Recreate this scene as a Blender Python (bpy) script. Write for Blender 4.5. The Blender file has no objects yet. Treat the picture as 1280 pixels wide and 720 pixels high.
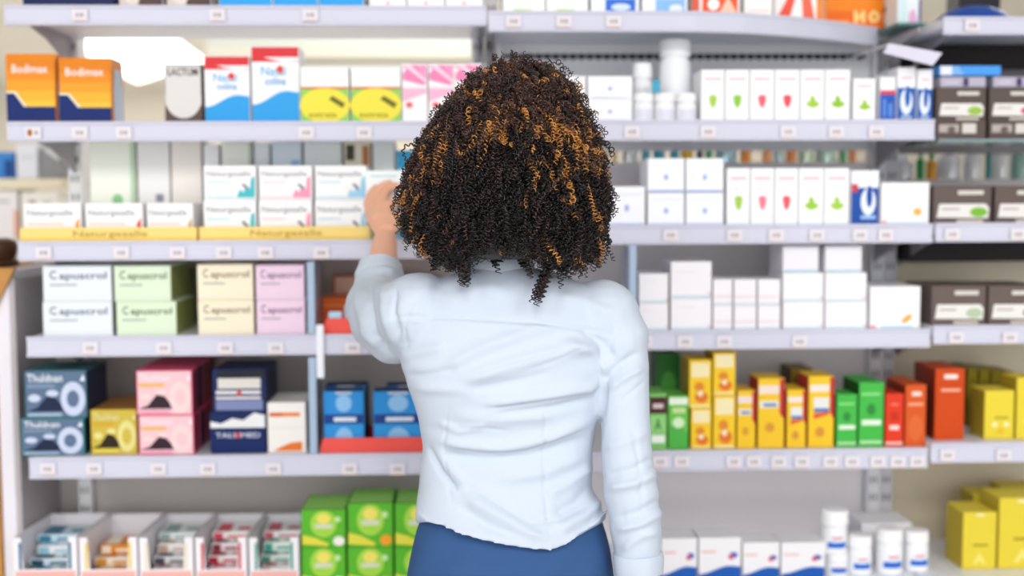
import bpy, bmesh, math, random
import numpy as np
from mathutils import Vector, Matrix
random.seed(7); rng = np.random.default_rng(7)
scn = bpy.context.scene
COL = scn.collection
R = math.radians

# ------------------------------------------------------------------ camera
FPX = 1487.0
PITCH, YAW, ROLL = R(4.2), R(2.2), R(-0.25)
CAM = Vector((0, 0, 1.53))
CR = Matrix.Rotation(-YAW, 3, 'Z') @ Matrix.Rotation(math.pi/2 - PITCH, 3, 'X') @ Matrix.Rotation(ROLL, 3, 'Z')
cd = bpy.data.cameras.new('camera'); co = bpy.data.objects.new('camera', cd); COL.objects.link(co)
co.matrix_world = Matrix.Translation(CAM) @ CR.to_4x4()
cd.sensor_width = 36; cd.lens = FPX/1280*36; cd.clip_start = .05
cd.dof.use_dof = True; cd.dof.focus_distance = 1.90; cd.dof.aperture_fstop = 1.55; cd.dof.aperture_blades = 0
scn.camera = co
CRI = np.array(CR.transposed())

def P(px, py, Y):
    """world point on the vertical plane at depth Y seen at that place of the photograph"""
    d = CR @ Vector(((px-640)/FPX, -(py-360)/FPX, -1))
    return CAM + d*(Y/d.y)

def proj(v):
    q = (np.asarray(v) - np.array(CAM)) @ CRI.T
    return np.stack([640 + FPX*q[:, 0]/-q[:, 2], 360 - FPX*q[:, 1]/-q[:, 2]], 1)

# ------------------------------------------------------------------ materials
_m = {}
def lin(c):
    c = c/255
    return c/12.92 if c <= .04045 else ((c+.055)/1.055)**2.4
def hexcol(h):
    return tuple(lin(int(h[i:i+2], 16)) for i in (0, 2, 4)) + (1,)
def mat(h, rough=.5, metal=0, emit=0, bump=0, scale=200, alpha=1, trans=0, var=0, spec=.18):
    k = (h, rough, metal, emit, bump, scale, alpha, trans, var, spec)
    if k in _m: return _m[k]
    m = bpy.data.materials.new('m_'+h); m.use_nodes = True
    nt = m.node_tree; b = nt.nodes['Principled BSDF']
    b.inputs['Base Color'].default_value = hexcol(h); b.inputs['Roughness'].default_value = rough
    b.inputs['Metallic'].default_value = metal; b.inputs['Specular IOR Level'].default_value = spec
    if emit:
        b.inputs['Emission Color'].default_value = hexcol(h); b.inputs['Emission Strength'].default_value = emit
    if alpha < 1: b.inputs['Alpha'].default_value = alpha
    if trans: b.inputs['Transmission Weight'].default_value = trans
    if bump or var:
        tc = nt.nodes.new('ShaderNodeTexCoord'); n = nt.nodes.new('ShaderNodeTexNoise')
        n.inputs['Scale'].default_value = scale; n.inputs['Detail'].default_value = 3
        nt.links.new(tc.outputs['Object'], n.inputs['Vector'])
        if bump:
            bp = nt.nodes.new('ShaderNodeBump'); bp.inputs['Strength'].default_value = bump; bp.inputs['Distance'].default_value = .002
            nt.links.new(n.outputs['Fac'], bp.inputs['Height']); nt.links.new(bp.outputs['Normal'], b.inputs['Normal'])
        if var:
            mx = nt.nodes.new('ShaderNodeMixRGB'); mx.blend_type = 'MULTIPLY'; mx.inputs['Fac'].default_value = var
            mx.inputs['Color1'].default_value = hexcol(h)
            nt.links.new(n.outputs['Fac'], mx.inputs['Color2']); nt.links.new(mx.outputs['Color'], b.inputs['Base Color'])
    _m[k] = m
    return m

# ------------------------------------------------------------------ mesh helpers
class MB:
    def __init__(s): s.v = []; s.f = []; s.mi = []; s.mats = []
    def slot(s, m):
        if m not in s.mats: s.mats.append(m)
        return s.mats.index(m)
    def add(s, vs, fs, m):
        o = len(s.v); k = s.slot(m)
        s.v.extend([tuple(v) for v in vs])
        for f in fs: s.f.append([i+o for i in f]); s.mi.append(k)
    def box(s, x0, y0, z0, x1, y1, z1, m, bev=0):
        if bev <= 0:
            vs = [(x, y, z) for z in (z0, z1) for y in (y0, y1) for x in (x0, x1)]
            s.add(vs, [(0, 2, 3, 1), (4, 5, 7, 6), (0, 1, 5, 4), (2, 6, 7, 3), (0, 4, 6, 2), (1, 3, 7, 5)], m); return
        bm = bmesh.new(); bmesh.ops.create_cube(bm, size=1)
        for v in bm.verts:
            v.co = ((x0+x1)/2+v.co.x*(x1-x0), (y0+y1)/2+v.co.y*(y1-y0), (z0+z1)/2+v.co.z*(z1-z0))
        bmesh.ops.bevel(bm, geom=bm.edges[:], offset=bev, segments=2, affect='EDGES', profile=.5)
        bm.verts.index_update()
        s.add([v.co.copy() for v in bm.verts], [[v.index for v in f.verts] for f in bm.faces], m); bm.free()
    def prism(s, pts, axis, a0, a1, m):
        """polygon (2-D points) extruded along an axis: 'x' pts=(y,z) | 'y' pts=(x,z) | 'z' pts=(x,y)"""
        n = len(pts)
        def mk(p, a): return {'x': (a, p[0], p[1]), 'y': (p[0], a, p[1]), 'z': (p[0], p[1], a)}[axis]
        vs = [mk(p, a0) for p in pts] + [mk(p, a1) for p in pts]
        fs = [list(range(n))[::-1], list(range(n, 2*n))] + [(i, (i+1) % n, (i+1) % n+n, i+n) for i in range(n)]
        s.add(vs, fs, m)
    def lathe(s, c, prof, m, n=28, matfn=None):
        """prof: (r,z) from bottom to top; matfn(i, angle)->material or None"""
        vs = []; fs = []
        for r, z in prof:
            for k in range(n):
                a = 2*math.pi*k/n; vs.append((c[0]+r*math.cos(a), c[1]+r*math.sin(a), c[2]+z))
        o = len(s.v); s.v.extend(vs); base = s.slot(m)
        for i in range(len(prof)-1):
            for k in range(n):
                k2 = (k+1) % n
                s.f.append([o+i*n+k, o+i*n+k2, o+(i+1)*n+k2, o+(i+1)*n+k])
                mm = matfn(i, 2*math.pi*(k+.5)/n) if matfn else None
                s.mi.append(s.slot(mm) if mm else base)
        s.f.append([o+k for k in range(n)][::-1]); s.mi.append(base)
        s.f.append([o+(len(prof)-1)*n+k for k in range(n)]); s.mi.append(base)
    def build(s, name, parent=None, smooth=False, loc=None):
        me = bpy.data.meshes.new(name)
        vs = s.v
        if loc is not None: vs = [(v[0]-loc[0], v[1]-loc[1], v[2]-loc[2]) for v in vs]
        me.from_pydata(vs, [], s.f)
        for m in s.mats: me.materials.append(m)
        me.polygons.foreach_set('material_index', s.mi)
        if smooth: me.polygons.foreach_set('use_smooth', [True]*len(s.f))
        me.validate(); me.update()
        bm = bmesh.new(); bm.from_mesh(me); bmesh.ops.recalc_face_normals(bm, faces=bm.faces[:]); bm.to_mesh(me); bm.free()
        if smooth and hasattr(me, 'set_sharp_from_angle'): me.set_sharp_from_angle(angle=R(40))
        o = bpy.data.objects.new(name, me); COL.objects.link(o)
        if loc is not None: o.location = loc
        if parent is not None:
            o.parent = parent
            pl = parent.matrix_basis.translation.copy(); q = parent.parent
            while q is not None: pl += q.matrix_basis.translation; q = q.parent
            o.location = Vector(o.location) - pl
        return o

def tag(o, label, cat, group=None):
    o['label'] = label; o['category'] = cat
    if group: o['group'] = group
    return o
def thing(name, label, cat, loc=(0, 0, 0), group=None):
    o = bpy.data.objects.new(name, None); COL.objects.link(o); o.location = loc; o.empty_display_size = .05
    return tag(o, label, cat, group)
def struct(mb, name):
    o = mb.build(name); o['kind'] = 'structure'; return o

# text outlines, cached
_t = {}
def text_geo(s):
    if s in _t: return _t[s]
    c = bpy.data.curves.new('t', 'FONT'); c.body = s; c.resolution_u = 2; c.offset = .012
    o = bpy.data.objects.new('t', c); COL.objects.link(o)
    bpy.context.view_layer.update()
    dg = bpy.context.evaluated_depsgraph_get()
    me = bpy.data.meshes.new_from_object(o.evaluated_get(dg))
    v = np.array([tuple(x.co) for x in me.vertices]); f = [list(p.vertices) for p in me.polygons]
    v[:, :2] -= v[:, :2].min(0); sz = v[:, :2].max(0); v[:, :2] /= sz
    bpy.data.objects.remove(o); bpy.data.curves.remove(c); bpy.data.meshes.remove(me)
    _t[s] = (v[:, :2], f); return _t[s]

def decal(mb, ops, x0, z0, w, h, y, rough=.45):
    """printed shapes on a front face; every op a hair proud of the one before"""
    for i, op in enumerate(ops):
        yy = y - .0003*(i+1); k = op[0]; m = mat(op[-1], rough)
        if k == 'r':
            _, u0, v0, u1, v1, _c = op
            pts = [(u0, v0), (u1, v0), (u1, v1), (u0, v1)]
        elif k == 'e':
            _, cu, cv, ru, rv, _c = op
            pts = [(cu+ru*math.cos(a*math.pi/12), cv+rv*math.sin(a*math.pi/12)) for a in range(24)]
        elif k == 'p': pts = op[1]
        elif k == 't':
            _, s, u0, v0, u1, v1, _c = op
            v, f = text_geo(s)
            mb.add([(x0+(u0+q[0]*(u1-u0))*w, yy, z0+(v0+q[1]*(v1-v0))*h) for q in v], f, m); continue
        mb.add([(x0+u*w, yy, z0+v*h) for u, v in pts], [list(range(len(pts)))], m)

def wave(v0, v1, vb=0, c='2e9be0', n=12):
    """band whose upper edge swings from v0 to v1"""
    pts = [(0.01, vb), (.99, vb)]
    for i in range(n+1):
        t = 1-i/n
        s = .5-.5*math.cos(math.pi*min(1, t*1.35)) if t < .74 else 1-(t-.74)*.5
        pts.append((.01+.98*t, v0+(v1-v0)*s))
    return ('p', pts, c)

# ------------------------------------------------------------------ shelving geometry
YF, YB = 2.60, 2.955            # front of the price rails, face of the rear panels
def zat(px, py, Y=YF): return P(px, py, Y).z
def xat(px, py, Y=YF): return P(px, py, Y).x
ROW = dict(L1=zat(300, 8), L2=zat(300, 153), L3=zat(280, 302), L4=zat(250, 421), L5=zat(280, 571),
           R1=zat(740, 15), R2=zat(950, 151), R3=zat(980, 282), R4=zat(980, 414), R5=zat(980, 564),
           F1=zat(1230, 22), F2=zat(1230, 173), F3=zat(1230, 280), F4=zat(1230, 408), F5=zat(1230, 555))
ROW['L6'] = ROW['R6'] = ROW['F6'] = zat(900, 733)
W_SHELF = mat('eceef6', .35); W_RAIL = mat('d0d0e0', .3); W_POST = mat('f6f6f8', .4); W_GREY = mat('a9a5ab', .45)
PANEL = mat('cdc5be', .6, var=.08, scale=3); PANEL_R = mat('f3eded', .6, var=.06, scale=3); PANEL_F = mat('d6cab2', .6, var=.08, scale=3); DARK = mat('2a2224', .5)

def unit(label): return thing('shelving_unit', label, 'shelving', (0, 0, 0), 'joined bays of white pharmacy shelving')
UL = unit('left bay of white pharmacy shelving, with pastel two-high boxes and small display bins')
UR = unit('middle bay of white shelving holding fruit-marked cartons, yellow cartons and green cartons')
UF = unit('narrow visible bay of shelving at the far right, with brown and yellow cartons')
UL.location = P(300, 600, 2.8); UR.location = P(890, 600, 2.8); UF.location = P(1330, 600, 2.8)
for u in (UL, UR, UF): u.location.z = 0
bpy.context.view_layer.update()

def ticket(parent, px, py, Y=YF, dot=None, w=.034, h=.026):
    p = P(px, py, Y); mb = MB()
    mb.box(p.x-w/2, Y-.0035, p.z-h/2, p.x+w/2, Y-.0016, p.z+h/2, mat('e4dfe5', .5), .0005)
    ops = [('r', .25, .35, .48, .66, 'bdb0b6'), ('r', .53, .35, .74, .66, 'b3a6ad'), ('r', .06, .04, .94, .12, 'ecd2c0')]
    if dot: ops = [('e', .3, .5, .16, .3, dot), ('r', .6, .35, .8, .65, 'a89a98')]
    decal(mb, ops, p.x-w/2, p.z-h/2, w, h, Y-.0035)
    mb.build('price_ticket', parent)

def bracket(parent, x, z, Y1=YF+.06, m=W_GREY):
    mb = MB()
    mb.prism([(YB-.005, z-.023), (Y1, z-.023), (Y1, z-.034), (Y1+.1, z-.048), (YB-.06, z-.088), (YB-.005, z-.11)], 'x', x-.0025, x+.0025, m)
    mb.build('bracket', parent)

def rail_profile(z, Y=YF, hh=.043):
    t, b = z+.003, z+.003-hh
    return [(Y+.012, t), (Y+.002, t), (Y, t-.002), (Y, t-.006), (Y+.003, t-.008), (Y+.003, b+.008), (Y, b+.006), (Y, b+.002), (Y+.002, b), (Y+.012, b)]

def shelf(u, row, x0, x1, tickets=(), py=None, hh=.043, brackets=(), m=W_SHELF, yb=YB-.004):
    z = ROW[row]; mb = MB()
    mb.box(x0, YF+.012, z-.022, x1, yb, z, m, .002)
    s = mb.build('shelf', u)
    mb = MB(); mb.prism(rail_profile(z, hh=hh), 'x', x0, x1, W_RAIL); mb.build('price_rail', s)
    for t in tickets:
        if isinstance(t, tuple): ticket(s, t[0], py, YF, t[1])
        else: ticket(s, t, py)
    for bx in brackets: bracket(s, bx, z)
    return s

xl = xat(95, 100, YB); xm = xat(612, 100, YB); xr = xat(1100, 200, YB)
xj = xat(611, 300); xm = xj # seam of the two main bays
xe = xat(1166.5, 300)
shelf(UL, 'L1', xat(5, 18), xj-.002, [100, 272, 388], 19, brackets=(xl, xm-.02))
shelf(UL, 'L2', xat(8, 165), xj-.002, [(42, 'a8672c'), 100, 155, 383, 455], 166, brackets=(xl, xm-.02))
s3 = shelf(UL, 'L3', xat(22, 315), xj-.002, [55, 152, 222, 280, 332, 402], 316, brackets=(xl, xm-.02))
s4 = shelf(UL, 'L4', xat(33, 435), xj-.002, [113, 205, 282, 345, 441], 435, hh=.045, brackets=(xl, xm-.02))
s5 = shelf(UL, 'L5', xat(36, 585), xj-.002, [60, 118, 198, 260, 342, 437, 497], 586, hh=.048, brackets=(xl, xm-.02))
shelf(UL, 'L6', xat(14, 745), xj-.002, [], 745)
# the middle bay: its top shelf curves back at the outer end
z = ROW['R1']; arc = [(870, 2.600), (930, 2.622), (985, 2.665), (1040, 2.735), (1098, 2.84)]
pts = [(xj+.002, YF+.012)] + [(xat(p, 30, y), y+.012) for p, y in arc] + [(xat(1098, 30, 2.84), YB-.004), (xj+.002, YB-.004)]
mb = MB(); mb.prism(pts, 'z', z-.022, z, W_SHELF); sr1 = mb.build('shelf', UR)
line = [(xj+.002, YF)] + [(xat(p, 30, y), y) for p, y in arc]
mb = MB()
for (ax, ay), (bx, by) in zip(line, line[1:]):
    pr = rail_profile(z, 0, .045)
    va = [(ax, ay+q[0], q[1]) for q in pr]; vb = [(bx, by+q[0], q[1]) for q in pr]; n = len(pr)
    mb.add(va+vb, [(i, (i+1) % n, (i+1) % n+n, i+n) for i in range(n)] + [list(range(n))[::-1], list(range(n, 2*n))], W_RAIL)
mb.build('price_rail', sr1)
for t in (642, 705, 767): ticket(sr1, t, 27)
for bx in (xm+.02, xr-.02): bracket(sr1, bx, z)
shelf(UR, 'R2', xj+.002, xe-.001, [790, 885, 985, 1045, 1095], 165, hh=.046, brackets=(xm+.02, xr-.02))
shelf(UR, 'R3', xj+.002, xe-.001, [838, 918, 970, 1021, 1075, 1107], 294, brackets=(xm+.02, xr-.02))
sr4 = shelf(UR, 'R4', xj+.002, xe-.001, [806, 856, 905, 999], 427, brackets=(xm+.02, xr-.02))
shelf(UR, 'R5', xj+.002, xe-.001, [825, 852, 917, 942, 973, 1002, 1038, 1065, 1097, 1122, 1146], 577, hh=.046, brackets=(xm+.02, xr-.02))
shelf(UR, 'R6', xj+.002, xe-.001, [], 745)
x9 = xat(1520, 300)
shelf(UF, 'F1', xat(1180, 30), x9, [1215], 32, hh=.04, brackets=(xr+.05,))
sf2 = MB(); z = ROW['F2']; sf2.box(xe+.012, YF+.01, z-.008, x9, YB-.035, z, mat('bcd9d8', .12, trans=.6), .001); sf2.build('glass_shelf', UF)
shelf(UF, 'F3', xe+.006, x9, [1190, 1272], 293, brackets=(xr+.05,))
shelf(UF, 'F4', xe+.006, x9, [1195, 1262], 422, brackets=(xr+.05,))
shelf(UF, 'F5', xe+.006, x9, [1184, 1254], 569, hh=.046, brackets=(xr+.05,))
shelf(UF, 'F6', xe+.006, x9, [], 745)

def upright(u, x, z0, z1, w=.032, m=W_POST, slots=True):
    mb = MB(); mb.box(x-w/2, YB-.03, z0, x+w/2, YB+.03, z1, m, .002)
    if slots:
        zz = z0+.05
        while zz < z1-.05:
            for dx in (-.006, .006):
                mb.box(x+dx-.002, YB-.0312, zz, x+dx+.002, YB-.029, zz+.016, mat('4c484c', .6))
            zz += .045
    return mb.build('upright', u)
TOP = zat(600, -60, YB)
upright(UL, xl, 0, TOP); upright(UL, xm-.018, 0, TOP); upright(UR, xm+.016, 0, TOP, m=mat('ececf0', .4))
upright(UR, xr-.012, 0, TOP, m=mat('ececf0', .4)); upright(UF, xr+.02, 0, TOP, m=mat('d4d2d8', .4))

def panel(u, x0, x1, z0, z1, m, name='back_panel', y=YB, slots=None):
    mb = MB(); mb.box(x0, y, z0, x1, y+.012, z1, m, .001)
    if slots:
        zz = slots; x = x0+.03
        while x < x1-.03:
            mb.box(x, y-.0008, zz, x+.011, y+.002, zz+.016, mat('39393d', .6)); x += .021
        mb.box(x0+.01, y-.0004, zz+.004, x1-.01, y+.002, zz+.014, mat('55545a', .6))
    return mb.build(name, u)
panel(UL, xl+.016, xm-.036, .02, ROW['L3']-.03, PANEL)
panel(UL, xat(30, 500, YB)-.2, xl-.017, .02, ROW['L3']-.03, PANEL)
panel(UR, xm+.034, xr-.03, .02, zat(980, 203, YB), PANEL_R)
panel(UR, xm+.034, xr-.03, ROW['R2']-.05, zat(980, 44, YB), mat('f0f0f2', .5), slots=zat(980, 75, YB))
panel(UF, xr+.038, x9, .02, zat(1230, 240, YB), PANEL_F)
panel(UF, xr+.038, x9, ROW['F2']-.02, zat(1230, 30, YB), mat('8a8588', .6))
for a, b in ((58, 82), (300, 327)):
    mb = MB(); mb.box(xr+.045, YB-.09, zat(1230, b, YB-.09), x9, YB-.002, zat(1230, a, YB-.09), DARK, .003); mb.build('rear_shade_strip', UF)  # dark strips added for the shade and dark backs under two shelves
# end panel with its wooden outer board
xp0, xp1 = xat(0, 560, YF+.1), xat(25, 560, YF+.1)
ztop = zat(15, 338, YF+.1)
mb = MB(); mb.box(xp0, YF+.1, 0, xp1-.012, YB+.02, ztop, mat('e9e6ee', .4), .003)
mb.box(xp1-.012, YF+.1, 0, xp1, YB+.02, ztop-.02, mat('b7b0b2', .5), .002); mb.build('end_panel', UL)  # greyer inner face: its shade is put into the colour
WOOD = mat('d59a55', .45, var=.35, scale=9)
mb = MB(); x1 = xp0-.001
mb.box(x1-.06, YF+.09, 0, x1, YB+.02, ztop+.005, WOOD, .003)
mb.prism([(x1, ztop+.006), (xat(19, 338, YF+.09), ztop+.006), (x1, zat(1, 392, YF+.09))], 'y', YF+.085, YF+.0985, WOOD); mb.build('wooden_side_board', UL)
# upright plastic dividers at the shelf fronts
DIV = mat('bcd3ee', .15, trans=.25)
for s, px, y0, y1, zz in ((s4, 389, 327, 421, 'L4'), (s5, 389, 447, 571, 'L5'), (sr4, 791, 306, 414, 'R4')):
    x = xat(px, 400); mb = MB()
    mb.box(x-.0085, YF+.002, ROW[zz]+.004, x+.0085, YF+.011, zat(px, y0), DIV, .002)
    mb.box(x-.002, YF+.011, ROW[zz]+.001, x+.002, YF+.16, zat(px, y0)-.004, DIV, .0008)
    mb.build('shelf_divider', s)
mb = MB(); x = xat(401, 430)
mb.box(x-.009, YF-.012, zat(401, 472), x+.008, YF-.004, zat(401, 405), mat('eef0f8', .25), .003)
mb.box(x-.006, YF-.0042, zat(401, 436), x+.006, YF+.001, zat(401, 428), mat('eef0f8', .25), .001); mb.build('ticket_holder', s4)

# ------------------------------------------------------------------ cartons
def carton(x0, y0, x1, y1, row, base, ops, label, group=None, d=.13, dy=.012, z=None, side=None, top=None, name='carton', cat='box', gap=.0012, rough=.42, text=True, rz=0):
    Y = YF+.02+dy; my = (y0+y1)/2
    a = P(x0, my, Y); b = P(x1, my, Y)
    zb = (ROW[row] if z is None else z)+.0006
    zt = P((x0+x1)/2, y0, Y).z
    w, h = b.x-a.x-2*gap, zt-zb
    cx = (a.x+b.x)/2
    mb = MB(); m = mat(base, rough)
    mb.box(-w/2, 0, 0, w/2, d, h, m, .0014)
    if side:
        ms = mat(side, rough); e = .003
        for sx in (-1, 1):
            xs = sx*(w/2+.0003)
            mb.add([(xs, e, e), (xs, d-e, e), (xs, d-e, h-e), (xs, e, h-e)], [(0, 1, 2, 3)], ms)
    if top:
        e = .003; mb.add([(-w/2+e, e, h+.0003), (w/2-e, e, h+.0003), (w/2-e, d-e, h+.0003), (-w/2+e, d-e, h+.0003)], [(0, 1, 2, 3)], mat(top, rough))
    # tuck flap slit on the lid
    mb.add([(-w/2+.006, .004, h+.0005), (w/2-.006, .004, h+.0005), (w/2-.006, .005, h+.0005), (-w/2+.006, .005, h+.0005)], [(0, 1, 2, 3)], mat('9a9a9a', .6))
    decal(mb, ops, -w/2, 0, w, h, 0, rough)
    o = mb.build(name); o.location = (cx, Y, zb); o.rotation_euler.z = R(rz)
    tag(o, label, cat, group)
    return zb+h

def seq(xs, y0, y1, row, base, opsf, labf, group=None, **k):
    t = None
    for i, (a, b) in enumerate(zip(xs, xs[1:])):
        yy = y0[i] if isinstance(y0, (list, tuple)) else y0
        t = carton(a, yy, b, y1, row, base, opsf(i) if callable(opsf) else opsf, labf(i), group, **k)
    return t
ORD = ['first', 'second', 'third', 'fourth', 'fifth', 'sixth', 'seventh']

# ---- top left shelf (only the lower ends are in the picture)
carton(26, -95, 142, 6, 'L1', '0b1f55', [('r', .04, .55, .96, .9, 'e8e8ee')], 'wide navy blue box on the top shelf above the orange pouches', d=.2)
g = 'brown and beige boxes on the top shelf'
for i, (a, b, wd) in enumerate(((147, 203, 'beside the wide navy box'), (207, 263, 'beside the bright blue and white boxes'))):
    carton(a, -80, b, 6, 'L1', 'd9cdc6', [('r', .45, .02, .98, .5, '5a4640'), ('e', .3, .3, .25, .25, 'eadfd8'), ('r', .95, .02, .99, .98, '2b2b56')], 'beige and brown box on the top shelf, '+wd, g, d=.18)
seq([272, 340, 397, 455], -90, 6, 'L1', 'f4f6fa', [('r', .01, .01, .99, .2, '30a5ea')], lambda i: ORD[i]+' from left of the white boxes with bright blue bottoms on top shelf', 'white boxes with bright blue bottoms', d=.18)
seq([461, 508, 556, 604], -70, 6, 'L1', 'f7f7f7', [('e', .5, .09, .06, .02, 'e2a8a0')], lambda i: ORD[i]+' from left of the plain white boxes ending the left top shelf', 'plain white boxes on the left top shelf', d=.16)
# ---- top middle shelf
seq([628, 682, 736], -60, 13, 'R1', 'f6f8f6', [('p', [(.1, .02), (.55, .02), (.7, .07), (.3, .08)], 'b6d678')], lambda i: ORD[i]+' white box with a lime streak on the top shelf above the hair', 'white boxes with lime streaks', d=.18)
carton(738, -70, 800, 13, 'R1', 'f3f5fa', [('r', .3, .01, .92, .22, '2f6fd6'), ('e', .62, .1, .2, .05, 'd9e6f6')], 'white box with a royal blue base on the top middle shelf', d=.18)
carton(802, -70, 860, 13, 'R1', 'f3f5fa', [('r', .3, .01, .95, .22, '8dbcf0'), ('e', .75, .08, .15, .06, 'e3ecf8')], 'white box with a pale blue base on the top middle shelf', d=.18)
carton(864, -60, 926, 14, 'R1', 'f2efec', [('r', .0, .02, .16, .9, 'd8644c'), ('r', .22, .02, .95, .4, 'ee5a2a'), ('e', .45, .18, .12, .09, 'ffffff'), ('p', [(.55, .02), (.75, .3), (.95, .02)], 'f7c9b2')], 'white box with red and orange flame print on the top shelf', d=.14, dy=.035)
carton(930, -60, 966, 16, 'R1', 'f6f4f2', [('r', .1, .1, .9, .12, 'efc8be')], 'narrow plain white box between red printed boxes on the top shelf', d=.15, dy=.06)
carton(968, -60, 1029, 17, 'R1', 'f6f4f2', [('p', [(.02, .02), (.3, .02), (.5, .5), (.38, .5)], 'ef5542'), ('p', [(.6, .02), (.85, .02), (.7, .55), (.55, .5)], 'ea6a52'), ('r', .88, .02, .99, .8, 'ee8a30')], 'white box with slanting red strokes beside the orange box', d=.11, dy=.13)
carton(1032, -40, 1106, 24, 'R1', 'f58a1e', [('r', .02, .02, .98, .3, 'ee6f12'), ('p', [(.48,.1),(.54,.1),(.6,.2),(.62,.1),(.68,.1),(.68,.3),(.62,.3),(.56,.2),(.54,.3),(.48,.3)], 'fbd98a'), ('e', .83, .2, .1, .1, 'fbd98a'), ('e', .83, .2, .04, .05, 'f4942a'), ('r', .12, .08, .4, .14, 'f8b25a')], 'orange box at the curved end of the top shelf', d=.06, dy=.235)

# ---- second shelf, left bay
def pouch(x0, y0, x1, y1, label, tilt):
    Y = YF+.035; a = P(x0, 110, Y); b = P(x1, 110, Y); zb = ROW['L2']+.0006; h = P(x0, y0, Y).z-zb; w = b.x-a.x-.003; d = .085
    mb = MB(); body = mat('e8891f', .4); n = 9
    # gusseted pack: slightly pinched upper seam
    rows = [(0, 1, 1), (.04, 1, 1), (.55, 1.0, 1.0), (.93, 1.0, .98), (.985, .99, .93), (1, .98, .9)]
    vs = []; fs = []
    for (t, sw, sd) in rows:
        for (cx, cy) in ((-1, -1), (-.6, -1.03), (0, -1.05), (.6, -1.03), (1, -1), (1, 1), (0, 1.03), (-1, 1)):
            vs.append((cx*w/2*sw, d/2+cy*d/2*sd, t*h))
    for i in range(len(rows)-1):
        for k in range(8): fs.append((i*8+k, i*8+(k+1) % 8, (i+1)*8+(k+1) % 8, (i+1)*8+k))
    fs += [list(range(8))[::-1], [(len(rows)-1)*8+k for k in range(8)]]
    mb.add(vs, fs, body)
    for sx in (-1, 1):
        mb.add([(sx*(w/2+.001), .006, .004), (sx*(w/2+.001), d-.006, .004), (sx*(w/2*1.0+.001), d-.006, h*.5), (sx*(w/2+.001), d-.02, h*.84), (sx*(w/2+.001), .02, h*.84), (sx*(w/2+.001), .006, h*.5)], [(0, 1, 2, 3, 4, 5)], mat('cfdcee', .4))
    # printed front: bands from orange to yellow, navy foot with its slanted shoulder
    cols = ['e2831c', 'e98f22', 'efa02a', 'f3b235', 'f7c443']
    for i, c in enumerate(cols):
        v1 = .92-.15*i; decal(mb, [('r', .02, max(.02, v1-.15), .98, v1, c)], -w/2, 0, w, h, -.0028)
    decal(mb, [('p', [(.01, 0.01), (.99, .01), (.99, .24), (.42, .24), (.2, .46), (.01, .46)], '12296b'),
               ('p', [(.01, .46), (.2, .46), (.42, .24), (.36, .24), (.17, .43), (.01, .43)], 'f2e9c8')], -w/2, 0, w, h, -.004)
    v, f = text_geo('Bodimax')
    mb.add([(-w/2+(.14+q[0]*.72)*w, -.0056, h*(.72+.12*q[1])) for q in v], f, mat('f6f1ec', .4))
    o = mb.build('pouch', smooth=False); o.location = ((a.x+b.x)/2, Y, zb); o.rotation_euler.z = R(tilt)
    tag(o, label, 'packet', 'orange and navy packs on the second shelf')
pouch(7, 67, 71, 153, 'orange and navy pack at the outer end of the second shelf', 0)
pouch(73, 72, 141, 153, 'orange and navy pack standing in front of the white rear upright', 0)
carton(205, 80, 253, 153, 'L2', '5d4b46', [('r', .02, .3, .98, .84, 'dcd8d6'), ('e', .5, .42, .49, .34, 'dcd8d6'), ('r', .02, .84, .98, .98, 'cfc9c6'), ('t', 'LACTUM', .1, .8, .9, .93, '544a4c')], 'grey pack with dark brown lower corners beside the red-topped packs', name='packet', cat='packet', d=.08)
wv = [('r', .01, .86, .99, .99, 'd8353b'), wave(.88, .8, .8, 'd8353b'), ('t', 'Natal', .2, .62, .72, .74, '6fb2dc'), ('t', 'colina', .28, .5, .72, .6, '4b9fd6'), ('e', .6, .7, .07, .05, 'e0433a'), wave(.24, .42, .01, '2f9fe2')]
g = 'white packs with red tops and blue waves'
carton(255, 70, 313, 153, 'L2', 'f3f3f6', wv, 'shorter of two white packs with red tops and blue waves', g, name='packet', cat='packet', d=.09)
carton(314, 58, 375, 153, 'L2', 'f3f3f6', wv, 'taller of two white packs with red tops and blue waves', g, name='packet', cat='packet', d=.09)
yb = [('r', .01, .6, .99, .64, 'd9603c'), ('r', .01, .01, .99, .6, '8fd060'), ('e', .5, .31, .52, .31, 'eee04a'), ('p', [(.58, .42), (.66, .48), (.92, .34), (.86, .26)], '6d6a1c'), ('t', 'extrata', .16, .1, .74, .18, '99942e')]
g = 'white and yellow boxes on the second shelf'
carton(375, 83, 437, 153, 'L2', 'f7f6f4', yb, 'yellow and white box directly beside the tall red-topped pack', g, d=.11)
carton(438, 83, 502, 153, 'L2', 'f7f6f4', yb, 'yellow and white box directly beside the pink striped cartons', g, d=.11)
pk = [('p', [(.03, .93), (.97, .73), (.97, .97), (.03, .97)], 'f49cc4'), ('p', [(.03, .82), (.03, .72), (.97, .62), (.6, .97), (.3, .97)], 'ee86b6'), ('p', [(.03, .97), (.35, .97), (.97, .72), (.97, .66)], 'f7d3e4'), ('r', .03, .58, .97, .64, 'fbeef4'), ('p', [(.03, .58), (.97, .58), (.97, .5), (.03, .36)], 'f8b9d3'), ('e', .28, .3, .14, .05, 'ea6a6a')]
seq([502, 535, 568, 603], 79, 153, 'L2', 'fbf7f9', pk, lambda i: ['pink-striped white carton touching the yellow and white boxes', 'middle of the three pink-striped white cartons', 'pink-striped white carton half hidden beside the dark hair'][i], 'pink striped cartons', d=.1)

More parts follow.
